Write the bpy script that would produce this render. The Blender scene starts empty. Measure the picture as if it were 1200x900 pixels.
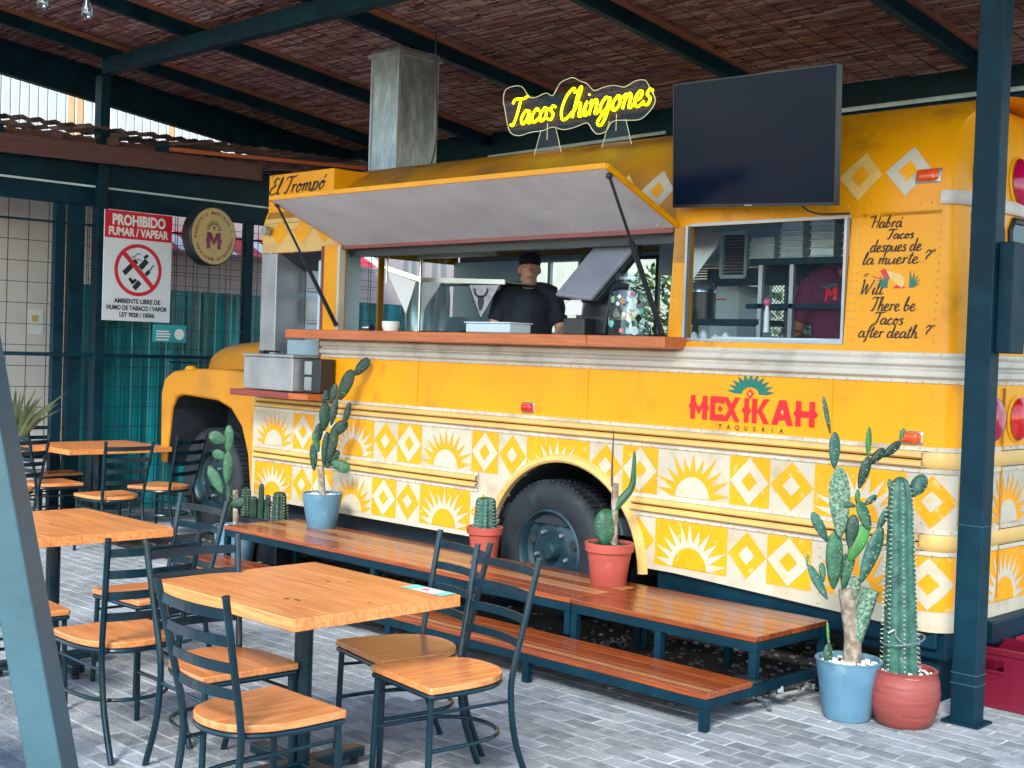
import bpy, math, random
from mathutils import Vector, Matrix, Euler
random.seed(7)
PI = math.pi
SC = bpy.context.scene
COL = SC.collection

# ------------------------------------------------------------------ camera
YAW, PIT, ROL, FPX = -.776, -.0243, .0342, 1520.0
fw = Vector((math.sin(YAW)*math.cos(PIT), math.cos(YAW)*math.cos(PIT), math.sin(PIT)))
r0 = Vector((math.cos(YAW), -math.sin(YAW), 0)); u0 = r0.cross(fw)
rt = math.cos(ROL)*r0 + math.sin(ROL)*u0
up = -math.sin(ROL)*r0 + math.cos(ROL)*u0
cd = bpy.data.cameras.new('camera'); cam = bpy.data.objects.new('camera', cd); COL.objects.link(cam)
cd.sensor_width = 36; cd.lens = FPX/1200*36; cd.clip_start = .05; cd.clip_end = 600
M = Matrix((rt, up, -fw)).transposed().to_4x4(); M.translation = Vector((0, 0, 1.70))
cam.matrix_world = M
SC.camera = cam

# ------------------------------------------------------------------ sky, sun, exposure
w = bpy.data.worlds.new("World"); SC.world = w; w.use_nodes = True
nt = w.node_tree; nt.nodes.clear()
sky = nt.nodes.new('ShaderNodeTexSky'); sky.sky_type = 'NISHITA'; sky.sun_disc = False
SUN_EL, SUN_AZ = 38, 150            # azimuth clockwise from +Y: behind the camera, to the right
sky.sun_elevation = math.radians(SUN_EL); sky.sun_rotation = math.radians(SUN_AZ)
sky.air_density = 1.3; sky.dust_density = .6; sky.ozone_density = 2.0
bg = nt.nodes.new('ShaderNodeBackground'); bg.inputs[1].default_value = .15
wo = nt.nodes.new('ShaderNodeOutputWorld')
nt.links.new(sky.outputs[0], bg.inputs[0]); nt.links.new(bg.outputs[0], wo.inputs[0])
sl = bpy.data.lights.new('sun', 'SUN'); so = bpy.data.objects.new('sun', sl); COL.objects.link(so)
sl.energy = 1.5; sl.angle = math.radians(14); sl.color = (1, .95, .88)
az, el = math.radians(SUN_AZ), math.radians(SUN_EL)
sd = Vector((math.sin(az)*math.cos(el), math.cos(az)*math.cos(el), math.sin(el)))
so.rotation_euler = sd.to_track_quat('Z', 'Y').to_euler()
SC.view_settings.view_transform = 'Standard'; SC.view_settings.look = 'None'
SC.view_settings.exposure = 1.75; SC.view_settings.gamma = 1
SC.render.engine = 'CYCLES'
SC.cycles.max_bounces = 7; SC.cycles.diffuse_bounces = 4; SC.cycles.transparent_max_bounces = 10
SC.cycles.use_denoising = True

# ------------------------------------------------------------------ materials
MT = {}
def mat(name, base, rough=.6, metal=0, var=.12, scale=4, stretch=(1,1,1), second=None, mix=(.45,.65), bump=0, bscale=None,
        spec=.5, coat=0, coord='Object', detail=6, emit=None, estr=0, trans=0, ior=1.45, dirt=None, dirtmix=(.55,.8), dscale=1.3, distort=0, objvar=0):
    m = bpy.data.materials.new(name); m.use_nodes = True; n = m.node_tree; L = n.links.new
    b = n.nodes['Principled BSDF']
    b.inputs['Roughness'].default_value = rough; b.inputs['Metallic'].default_value = metal
    b.inputs['Specular IOR Level'].default_value = spec
    b.inputs['Coat Weight'].default_value = coat; b.inputs['Coat Roughness'].default_value = .12
    if trans: b.inputs['Transmission Weight'].default_value = trans; b.inputs['IOR'].default_value = ior
    if emit: b.inputs['Emission Color'].default_value = (*emit, 1); b.inputs['Emission Strength'].default_value = estr
    tc = n.nodes.new('ShaderNodeTexCoord'); mp = n.nodes.new('ShaderNodeMapping'); mp.inputs['Scale'].default_value = stretch
    if objvar:
        oi = n.nodes.new('ShaderNodeObjectInfo'); mm = n.nodes.new('ShaderNodeMath'); mm.operation = 'MULTIPLY'; mm.inputs[1].default_value = 37
        L(oi.outputs['Random'], mm.inputs[0]); L(mm.outputs[0], mp.inputs['Location'])
    L(tc.outputs[coord], mp.inputs['Vector'])
    def noise(s, d=detail, dis=0):
        t = n.nodes.new('ShaderNodeTexNoise'); t.inputs['Scale'].default_value = s; t.inputs['Detail'].default_value = d
        t.inputs['Distortion'].default_value = dis; L(mp.outputs[0], t.inputs['Vector']); return t.outputs[0]
    def mixc(fac, a, bb):
        x = n.nodes.new('ShaderNodeMix'); x.data_type = 'RGBA'
        L(fac, x.inputs[0])
        for k, v in ((6, a), (7, bb)):
            if isinstance(v, tuple): x.inputs[k].default_value = (*v, 1)
            else: L(v, x.inputs[k])
        return x.outputs[2]
    def rng(src, lo, hi, a=0, c=1):
        x = n.nodes.new('ShaderNodeMapRange'); x.inputs[1].default_value = lo; x.inputs[2].default_value = hi
        x.inputs[3].default_value = a; x.inputs[4].default_value = c; L(src, x.inputs[0]); return x.outputs[0]
    n1 = noise(scale, dis=distort)
    dk = tuple(c*(1-var*1.6) for c in base); lt = tuple(min(1, c*(1+var)) for c in base)
    c = mixc(rng(n1, .3, .7), dk, lt)
    if second: c = mixc(rng(noise(scale*1.9+.37, dis=distort), *mix), c, second)
    if dirt: c = mixc(rng(noise(dscale, 8), *dirtmix), c, dirt)
    if objvar:
        hv = n.nodes.new('ShaderNodeHueSaturation'); L(c, hv.inputs['Color']); L(rng(oi.outputs['Random'], 0, 1, 1-objvar, 1+objvar), hv.inputs['Value']); c = hv.outputs[0]
    L(c, b.inputs['Base Color'])
    L(rng(n1, .3, .7, max(.02, rough*.85), min(1, rough*1.2)), b.inputs['Roughness'])
    if bump:
        bp = n.nodes.new('ShaderNodeBump'); bp.inputs['Strength'].default_value = bump; bp.inputs['Distance'].default_value = .01
        L(noise(bscale or scale*6), bp.inputs['Height']); L(bp.outputs[0], b.inputs['Normal'])
    MT[name] = m; return m

mat('bus_yellow', (.86,.345,.001), .40, spec=.32, var=.09, scale=1.3, second=(.82,.30,.004), mix=(.5,.75), dirt=(.30,.13,.012), dirtmix=(.60,.86), dscale=3.6, bump=.30, bscale=3.2, coat=.06)
mat('rail_yellow', (.70,.44,.14), .45, var=.08, scale=3, dirt=(.45,.30,.12), dirtmix=(.6,.9), dscale=5, bump=.05, bscale=30)
mat('rail_white', (.58,.53,.45), .5, var=.1, scale=3, dirt=(.32,.26,.2), dirtmix=(.52,.8), dscale=4, bump=.08, bscale=30)
mat('panel_cream', (.53,.475,.36), .5, var=.07, scale=3, dirt=(.42,.32,.18), dirtmix=(.52,.80), dscale=7, bump=.12, bscale=8)
mat('paint_orange', (.86,.345,.006), .5, spec=.3, var=.06, scale=5, dirt=(.70,.50,.22), dirtmix=(.60,.76), dscale=22)
mat('paint_white', (.56,.505,.38), .5, var=.09, scale=5, dirt=(.62,.42,.16), dirtmix=(.58,.80), dscale=18)
mat('paint_pale', (.80,.50,.14), .45, var=.1, scale=8)
mat('paint_red', (.75,.004,.012), .4, var=.05); mat('paint_green', (.0,.16,.12), .4, var=.08); mat('paint_dark', (.012,.02,.025), .5, var=.1)
mat('ink_black', (.018,.012,.01), .5, var=.1)
mat('brown_yellow', (.52,.22,.012), .5, var=.12, scale=2, dirt=(.22,.11,.03), dirtmix=(.4,.7), dscale=2.5)  # browner yellow for the left part of the roof, darker in random patches
mat('steel_navy', (.001,.022,.038), .5, spec=.18, var=.25, scale=3, second=(.003,.034,.052), mix=(.5,.8), bump=.08, bscale=40, dirt=(.12,.16,.18), dirtmix=(.74,.9), dscale=22)
mat('steel_pale', (.035,.095,.12), .45, var=.15, scale=3, dirt=(.42,.48,.5), dirtmix=(.72,.86), dscale=9, bump=.12, bscale=30)
mat('frame_steel', (.002,.019,.030), .26, spec=.4, var=.2, scale=9, bump=.05, bscale=60, dirt=(.10,.16,.18), dirtmix=(.78,.95), dscale=30)
mat('galvanised', (.42,.47,.50), .38, metal=.8, var=.22, scale=14, stretch=(1,1,.35), second=(.30,.36,.4), mix=(.45,.6))
mat('stainless', (.50,.54,.56), .24, metal=.95, var=.1, scale=3)
mat('stainless_dull', (.40,.42,.44), .4, metal=.7, var=.12, scale=5)
mat('grey_paint', (.62,.64,.68), .55, var=.07, scale=3, dirt=(.48,.49,.52), dirtmix=(.6,.9), dscale=4)
def woodmat(name, a, b2, dark, rough, axis=0, coat=0, scale=3.2, objvar=.14):
    st = [9, 9, 9]; st[axis] = .55
    return mat(name, a, rough, var=.12, scale=scale, stretch=tuple(st), second=b2, mix=(.42,.62), bump=.12, bscale=12, coat=coat, distort=.6, dirt=dark, dirtmix=(.64,.76), dscale=2.6, objvar=objvar)
woodmat('pine', (.76,.30,.085), (.60,.19,.045), (.36,.12,.03), .38, 0, .25, objvar=.07)
woodmat('pine_seat', (.70,.27,.085), (.54,.17,.045), (.38,.13,.04), .34, 1, .3, objvar=.1)
woodmat('bench_wood', (.27,.062,.014), (.16,.034,.010), (.05,.015,.01), .25, 0, .3, objvar=.3)
woodmat('bench_light', (.36,.19,.08), (.27,.11,.04), (.22,.06,.02), .34, 0, .15, objvar=.1)
woodmat('counter_wood', (.52,.13,.030), (.40,.085,.02), (.35,.07,.02), .33, 0, .3)
woodmat('shelf_wood', (.27,.04,.03), (.2,.03,.025), (.13,.02,.02), .4, 0, .2)
woodmat('batten_wood', (.34,.13,.07), (.26,.09,.05), (.18,.08,.06), .6, 1)
woodmat('old_wood', (.12,.052,.048), (.085,.036,.034), (.18,.10,.07), .7, 1)
mat('reed', (.30,.16,.145), .85, var=.3, scale=5, stretch=(.8,26,26), dirt=(.07,.03,.04), dirtmix=(.6,.74), dscale=1.2, detail=3)
mat('reed_light', (.46,.29,.25), .85, var=.2, scale=5, stretch=(.8,26,26)); mat('reed_red', (.29,.115,.095), .85, var=.3, scale=5, stretch=(.8,26,26)); mat('reed_dark', (.14,.06,.065), .9, var=.3, scale=5)
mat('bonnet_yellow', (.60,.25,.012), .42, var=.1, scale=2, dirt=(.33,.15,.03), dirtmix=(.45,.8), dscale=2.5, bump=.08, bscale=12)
mat('reed_wire', (.03,.014,.014), .8)
mat('paver', (.20,.225,.235), .92, var=.2, scale=12, second=(.12,.145,.155), mix=(.6,.75), dirt=(.36,.39,.40), dirtmix=(.46,.72), dscale=1.1, bump=.9, bscale=60, coord='Object', objvar=.13)
mat('grout', (.50,.55,.57), .95, var=.25, scale=5, dirt=(.16,.18,.19), dirtmix=(.42,.62), dscale=2.6, bump=.4, bscale=60)
mat('soil', (.035,.034,.034), .95, var=.5, scale=12, bump=1, bscale=40)
mat('pebble', (.10,.105,.105), .8, var=.3, scale=30, objvar=0)
mat('stone_pale', (.24,.25,.25), .8, var=.2, scale=30)
mat('pebble_white', (.66,.66,.62), .8, var=.15, scale=30)
mat('teal_sheet', (.004,.30,.34), .35, var=.25, scale=2, stretch=(3,3,.5), dirt=(.0,.05,.07), dirtmix=(.45,.75), dscale=1.5, coat=.2)
mat('rust_sheet', (.24,.13,.10), .75, var=.35, scale=3, second=(.38,.28,.21), mix=(.5,.7), dirt=(.06,.03,.03), dirtmix=(.5,.75), dscale=2)
mat('cream_wall', (.66,.60,.54), .8, var=.06, scale=1.2, bump=.1, bscale=20, dirt=(.46,.40,.36), dirtmix=(.6,.9), dscale=1.5)
mat('pink_wall', (.42,.33,.32), .8, var=.08, scale=1.2, bump=.1)
mat('white_sheet', (.50,.51,.46), .6, var=.06, scale=1.5, dirt=(.62,.55,.42), dirtmix=(.6,.85), dscale=1.5)
mat('ochre_post', (.62,.36,.16), .7)
mat('tyre', (.009,.016,.022), .7, var=.3, scale=8, bump=.2, bscale=60, dirt=(.035,.05,.06), dirtmix=(.6,.9), dscale=5)
mat('rim', (.014,.045,.060), .4, var=.2, scale=6, metal=.3, dirt=(.10,.12,.12), dirtmix=(.6,.9), dscale=8)
mat('black_void', (.012,.02,.028), .8, var=.2, scale=4)
mat('red_lens', (.62,.006,.004), .18, var=.1, scale=40, coat=.6); mat('magenta_lens', (.42,.0,.05), .18, var=.1, scale=40, coat=.6)
mat('amber_lens', (.72,.07,.004), .2, var=.1, scale=40, coat=.6)
mat('screen', (.002,.008,.024), .22, var=.1, spec=.10); mat('screen_bezel', (.006,.012,.02), .3)
mat('plastic_black', (.015,.02,.026), .35); mat('plastic_grey', (.23,.24,.28), .4); mat('plastic_white', (.72,.78,.80), .4, var=.03)
mat('paper', (.78,.76,.72), .7, var=.04); mat('sign_white', (.70,.76,.80), .5, var=.03); mat('sign_red', (.62,.012,.035), .5, var=.05)
mat('sign_gold', (.62,.44,.14), .45, var=.06); mat('sign_maroon', (.27,.01,.07), .5); mat('sign_teal', (.02,.35,.38), .5)
mat('pot_blue', (.085,.20,.29), .6, var=.12, scale=7, dirt=(.24,.34,.40), dirtmix=(.55,.85), dscale=8, bump=.1, bscale=60)
mat('pot_red', (.38,.07,.05), .5, var=.1, scale=6, bump=.05, dirt=(.55,.2,.14), dirtmix=(.6,.9), dscale=8)
mat('pot_terracotta', (.25,.05,.042), .5, var=.12, scale=5, stretch=(1,1,9), bump=.5, bscale=4, dirt=(.62,.25,.2), dirtmix=(.66,.8), dscale=9)
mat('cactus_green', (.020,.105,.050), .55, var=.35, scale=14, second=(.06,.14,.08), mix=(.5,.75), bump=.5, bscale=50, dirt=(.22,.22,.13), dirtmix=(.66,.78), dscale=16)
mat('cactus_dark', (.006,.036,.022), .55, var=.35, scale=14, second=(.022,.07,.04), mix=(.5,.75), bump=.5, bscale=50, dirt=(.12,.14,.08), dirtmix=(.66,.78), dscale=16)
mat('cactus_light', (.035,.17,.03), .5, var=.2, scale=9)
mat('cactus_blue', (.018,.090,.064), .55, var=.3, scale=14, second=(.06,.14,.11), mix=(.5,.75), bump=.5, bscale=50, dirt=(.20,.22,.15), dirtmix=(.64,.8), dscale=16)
mat('cactus_scab', (.035,.12,.07), .65, var=.35, scale=38, second=(.20,.28,.20), mix=(.42,.62), bump=.8, bscale=60, dirt=(.30,.30,.22), dirtmix=(.60,.72), dscale=24)
mat('cactus_bark', (.20,.155,.11), .85, var=.3, scale=14, second=(.34,.30,.24), mix=(.45,.65), bump=.8, bscale=40)
mat('spine', (.55,.52,.42), .6)
mat('leaf_dry', (.10,.14,.07), .7, var=.3, scale=6); mat('leaf', (.05,.12,.03), .6, var=.4, scale=5); mat('leaf_pale', (.12,.2,.05), .6, var=.4, scale=5)
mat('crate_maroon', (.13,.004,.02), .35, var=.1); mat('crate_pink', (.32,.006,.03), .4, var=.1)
mat('skin', (.62,.35,.24), .5, var=.06, scale=6); mat('skin_dark', (.30,.13,.08), .5, var=.06); mat('hair', (.012,.009,.008), .5)
mat('shirt_navy', (.012,.018,.032), .8, var=.3, scale=5, bump=1, bscale=7); mat('shirt_maroon', (.10,.004,.04), .8, var=.25, scale=5, bump=1, bscale=7)
mat('trousers', (.015,.015,.02), .85); mat('lip', (.30,.09,.07), .5)
mat('neon', (.9,.85,.02), .4, emit=(1.0,.86,.0), estr=1.5)
mat('bulb_glass', (.8,.8,.75), .1, trans=.6); mat('white_line', (.55,.72,.76), .4)
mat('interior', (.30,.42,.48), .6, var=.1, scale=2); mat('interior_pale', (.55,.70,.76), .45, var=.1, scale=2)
mat('yard_wall', (.5,.5,.40), .8); mat('chimney_dark', (.05,.06,.07), .6); mat('asphalt', (.10,.10,.10), .95, var=.2, scale=1)
mat('splash_blue', (.36,.56,.66), .25, metal=.3, var=.3, scale=3, stretch=(5,5,.6)); mat('pan_metal', (.62,.70,.73), .38, metal=.6, var=.15, scale=8)
mat('sticker_pink', (.72,.12,.25), .5); mat('sticker_green', (.25,.5,.2), .5); mat('sticker_mint', (.2,.7,.55), .5); mat('pennant_grey', (.42,.40,.42), .5, var=.2, scale=30); mat('frosted', (.55,.6,.62), .3)

def glassmat(name, tint=(.9,.97,1), refl=.10, alpha_dark=0, rough=.02):
    m = bpy.data.materials.new(name); m.use_nodes = True; n = m.node_tree; n.nodes.clear(); L = n.links.new
    t = n.nodes.new('ShaderNodeBsdfTransparent'); t.inputs[0].default_value = (*tint, 1)
    g = n.nodes.new('ShaderNodeBsdfGlossy'); g.inputs['Roughness'].default_value = rough; g.inputs[0].default_value = (.9,.95,1,1)
    lw = n.nodes.new('ShaderNodeLayerWeight'); lw.inputs[0].default_value = .06
    mr = n.nodes.new('ShaderNodeMapRange'); mr.inputs[3].default_value = refl; mr.inputs[4].default_value = .45
    nz = n.nodes.new('ShaderNodeTexNoise'); nz.inputs['Scale'].default_value = 3
    mx = n.nodes.new('ShaderNodeMixShader'); o = n.nodes.new('ShaderNodeOutputMaterial')
    L(lw.outputs['Fresnel'], mr.inputs[0]); L(mr.outputs[0], mx.inputs[0]); L(t.outputs[0], mx.inputs[1]); L(g.outputs[0], mx.inputs[2]); L(mx.outputs[0], o.inputs[0])
    MT[name] = m
glassmat('glass', (.92,.98,.99), .004); glassmat('glass_dark', (.10,.22,.27), .10); glassmat('acrylic', (.95,.95,.95), .015)
glassmat('jar_glass', (.8,.9,.92), .08); glassmat('strip_curtain', (.62,.80,.86), .16, rough=.12)
n = MT['acrylic'].node_tree; o_ = [x for x in n.nodes if x.type == 'OUTPUT_MATERIAL'][0]; src = o_.inputs[0].links[0].from_socket
df = n.nodes.new('ShaderNodeBsdfDiffuse'); df.inputs[0].default_value = (.8,.8,.75,1); tl = n.nodes.new('ShaderNodeBsdfTranslucent'); tl.inputs[0].default_value = (.8,.8,.75,1)
ad = n.nodes.new('ShaderNodeMixShader'); n.links.new(df.outputs[0], ad.inputs[1]); n.links.new(tl.outputs[0], ad.inputs[2])
m2 = n.nodes.new('ShaderNodeMixShader'); m2.inputs[0].default_value = .02; n.links.new(src, m2.inputs[1]); n.links.new(ad.outputs[0], m2.inputs[2]); n.links.new(m2.outputs[0], o_.inputs[0])
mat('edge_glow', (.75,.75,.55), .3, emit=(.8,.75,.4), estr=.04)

# ------------------------------------------------------------------ mesh helpers
WM = {}
class MB:
    def __init__(s): s.v = []; s.f = []; s.m = []; s.cur = 0
    def add(s, vs, fs):
        o = len(s.v); s.v += [tuple(p) for p in vs]; s.f += [tuple(i+o for i in f) for f in fs]; s.m += [s.cur]*len(fs); return s
    def box(s, x0, x1, y0, y1, z0, z1, T=None):
        vs = [Vector((x, y, z)) for z in (z0, z1) for x, y in ((x0,y0),(x1,y0),(x1,y1),(x0,y1))]
        if T: vs = [T @ p for p in vs]
        return s.add(vs, [(3,2,1,0),(4,5,6,7),(0,1,5,4),(1,2,6,5),(2,3,7,6),(3,0,4,7)])
    def frame(s, p, q, wid, hgt, upv=(0,0,1)):          # box-section bar from p to q
        p, q = Vector(p), Vector(q); d = (q-p).normalized(); a = d.cross(Vector(upv)).normalized(); b = a.cross(d)
        vs = [c + a*wid/2*i + b*hgt/2*j for c in (p, q) for i, j in ((-1,-1),(1,-1),(1,1),(-1,1))]
        return s.add(vs, [(3,2,1,0),(4,5,6,7),(0,1,5,4),(1,2,6,5),(2,3,7,6),(3,0,4,7)])
    def tube(s, pts, r, n=8, closed=False, cap=True, flat=None):
        pts = [Vector(p) for p in pts]; k = len(pts); rs = r if isinstance(r, (list, tuple)) else [r]*k
        o = len(s.v); prev = None
        for i, p in enumerate(pts):
            t = (pts[(i+1) % k]-pts[i-1]) if closed else (pts[min(i+1, k-1)]-pts[max(i-1, 0)])
            if t.length < 1e-9: t = Vector((0,0,1))
            t.normalize()
            if prev is None:
                a = t.cross(Vector((0,0,1)));
                if a.length < .1: a = t.cross(Vector((1,0,0)))
            else: a = prev - t*prev.dot(t)
            a.normalize(); prev = a; b = t.cross(a)
            for j in range(n):
                g = 2*PI*j/n; s.v.append(tuple(p + (a*math.cos(g) + b*math.sin(g))*rs[i]))
        m = k if closed else k-1
        for i in range(m):
            for j in range(n):
                a0 = o+i*n+j; a1 = o+i*n+(j+1) % n; b0 = o+((i+1) % k)*n+j; b1 = o+((i+1) % k)*n+(j+1) % n
                s.f.append((a0, a1, b1, b0)); s.m.append(s.cur)
        if cap and not closed:
            s.f.append(tuple(o+j for j in range(n))[::-1]); s.m.append(s.cur)
            s.f.append(tuple(o+(k-1)*n+j for j in range(n))); s.m.append(s.cur)
        return s
    def lathe(s, prof, n=24, c=(0,0,0), ax='Z', jit=0):
        o = len(s.v); k = len(prof)
        for rr, z in prof:
            for j in range(n):
                g = 2*PI*j/n; x, y = rr*math.cos(g), rr*math.sin(g)
                p = (x, y, z) if ax == 'Z' else ((x, z, y) if ax == 'Y' else (z, x, y))
                s.v.append((p[0]+c[0], p[1]+c[1], p[2]+c[2]))
        for i in range(k-1):
            for j in range(n):
                q = (o+i*n+j, o+i*n+(j+1) % n, o+(i+1)*n+(j+1) % n, o+(i+1)*n+j)
                s.f.append(q if ax == 'Z' or ax == 'X' else q[::-1]); s.m.append(s.cur)
        return s
    def prism(s, poly, fn, d0, d1):                      # poly of 2D points; fn(a,b,d)->3D
        k = len(poly); vs = [fn(a, b, d0) for a, b in poly] + [fn(a, b, d1) for a, b in poly]
        return s.add(vs, [tuple(range(k))[::-1], tuple(range(k, 2*k))] + [(i, (i+1) % k, k+(i+1) % k, k+i) for i in range(k)])
    def grid(s, fn, us, vs_):
        n = len(vs_); pts = [fn(u, v) for u in us for v in vs_]
        return s.add(pts, [(i*n+j, (i+1)*n+j, (i+1)*n+j+1, i*n+j+1) for i in range(len(us)-1) for j in range(n-1)])
    def ell(s, c, r, n=14, k=8, R=None):
        o = len(s.v); c = Vector(c)
        for i in range(k+1):
            ph = PI*i/k
            for j in range(n):
                th = 2*PI*j/n; p = Vector((r[0]*math.sin(ph)*math.cos(th), r[1]*math.sin(ph)*math.sin(th), -r[2]*math.cos(ph)))
                if R: p = R @ p
                s.v.append(tuple(c+p))
        for i in range(k):
            for j in range(n):
                s.f.append((o+i*n+j, o+i*n+(j+1) % n, o+(i+1)*n+(j+1) % n, o+(i+1)*n+j)); s.m.append(s.cur)
        return s
    def mesh(s, name, mats, smooth=False):
        me = bpy.data.meshes.new(name); me.from_pydata(s.v, [], s.f)
        for x in (mats if isinstance(mats, (list, tuple)) else [mats]): me.materials.append(MT[x])
        if any(s.m): me.polygons.foreach_set('material_index', s.m)
        me.update()
        if smooth:
            me.polygons.foreach_set('use_smooth', [True]*len(me.polygons)); me.set_sharp_from_angle(angle=math.radians(38))
        return me
    def build(s, name, mats, parent=None, smooth=False, bevel=0, label=None, kind=None, segs=2):
        return link(name, s.mesh(name, mats, smooth), parent, bevel, label, kind, segs)
def link(name, me, parent=None, bevel=0, label=None, kind=None, segs=2):
    o = bpy.data.objects.new(name, me); COL.objects.link(o); WM[o] = Matrix()
    if parent: o.parent = parent; o.matrix_parent_inverse = WM[parent].inverted()
    if bevel:
        b = o.modifiers.new('bevel', 'BEVEL'); b.width = bevel; b.segments = segs; b.limit_method = 'ANGLE'; b.angle_limit = math.radians(40)
    if label: o['label'] = label
    if kind: o['kind'] = kind
    return o
def thing(name, label, cat, loc=(0,0,0), group=None):
    o = bpy.data.objects.new(name, None); COL.objects.link(o); o.empty_display_size = .1
    o.location = loc; WM[o] = Matrix.Translation(Vector(loc)); o['label'] = label; o['category'] = cat
    if group: o['group'] = group
    return o
def tag(o, label, cat, group=None, kind=None):
    o['label'] = label; o['category'] = cat
    if group: o['group'] = group
    if kind: o['kind'] = kind
    return o
def copy_tree(o, parent=None):
    c = o.copy(); COL.objects.link(c); c.parent = parent
    for ch in [x for x in bpy.data.objects if x.parent == o]: copy_tree(ch, c)
    return c
def cr(pts, n=6, closed=False):                          # Catmull-Rom through any-dimension points
    k = len(pts)
    if k < 3: return [tuple(p) for p in pts]
    out = []; m = k if closed else k-1
    for i in range(m):
        p0 = pts[(i-1) % k] if closed else pts[max(i-1, 0)]; p1 = pts[i]; p2 = pts[(i+1) % k] if closed else pts[min(i+1, k-1)]
        p3 = pts[(i+2) % k] if closed else pts[min(i+2, k-1)]
        for j in range(n):
            t = j/n; out.append(tuple(.5*((2*b)+(-a+c)*t+(2*a-5*b+4*c-d)*t*t+(-a+3*b-3*c+d)*t**3) for a, b, c, d in zip(p0, p1, p2, p3)))
    if not closed: out.append(tuple(pts[-1]))
    return out
def ribbon(mb, pts2, hw, fn):                            # flat brush stroke; fn(a,b)->3D
    k = len(pts2); vs = []
    for i, (x, y) in enumerate(pts2):
        a = pts2[max(i-1, 0)]; b = pts2[min(i+1, k-1)]; dx, dy = b[0]-a[0], b[1]-a[1]; l = math.hypot(dx, dy) or 1
        h = hw*(1.15 if dy < 0 else .75)*(0.75 if i in (0, k-1) else 1)
        vs += [fn(x-dy/l*h, y+dx/l*h), fn(x+dy/l*h, y-dx/l*h)]
    mb.add(vs, [(2*i, 2*i+1, 2*i+3, 2*i+2) for i in range(k-1)])
def textmesh(txt, size, bold=0, squash=1):               # built-in face, flat, as 2D triangles
    c = bpy.data.curves.new('t', 'FONT'); c.body = txt; c.size = size; c.offset = bold; c.align_x = 'CENTER'; c.resolution_u = 4
    o = bpy.data.objects.new('t', c); COL.objects.link(o)
    dg = bpy.context.evaluated_depsgraph_get(); me = bpy.data.meshes.new_from_object(o.evaluated_get(dg))
    vs = [(v.co.x*squash, v.co.y) for v in me.vertices]; fs = [tuple(p.vertices) for p in me.polygons]
    bpy.data.objects.remove(o); bpy.data.curves.remove(c); bpy.data.meshes.remove(me)
    return vs, fs
def puttext(mb, txt, size, fn, bold=0, squash=1, width=None):
    vs, fs = textmesh(txt, size, bold, squash)
    if width:
        x0 = min(v[0] for v in vs); x1 = max(v[0] for v in vs); k = width/(x1-x0); c = (x0+x1)/2
        vs = [((v[0]-c)*k, v[1]) for v in vs]
    mb.add([fn(a, b) for a, b in vs], fs)

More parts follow.
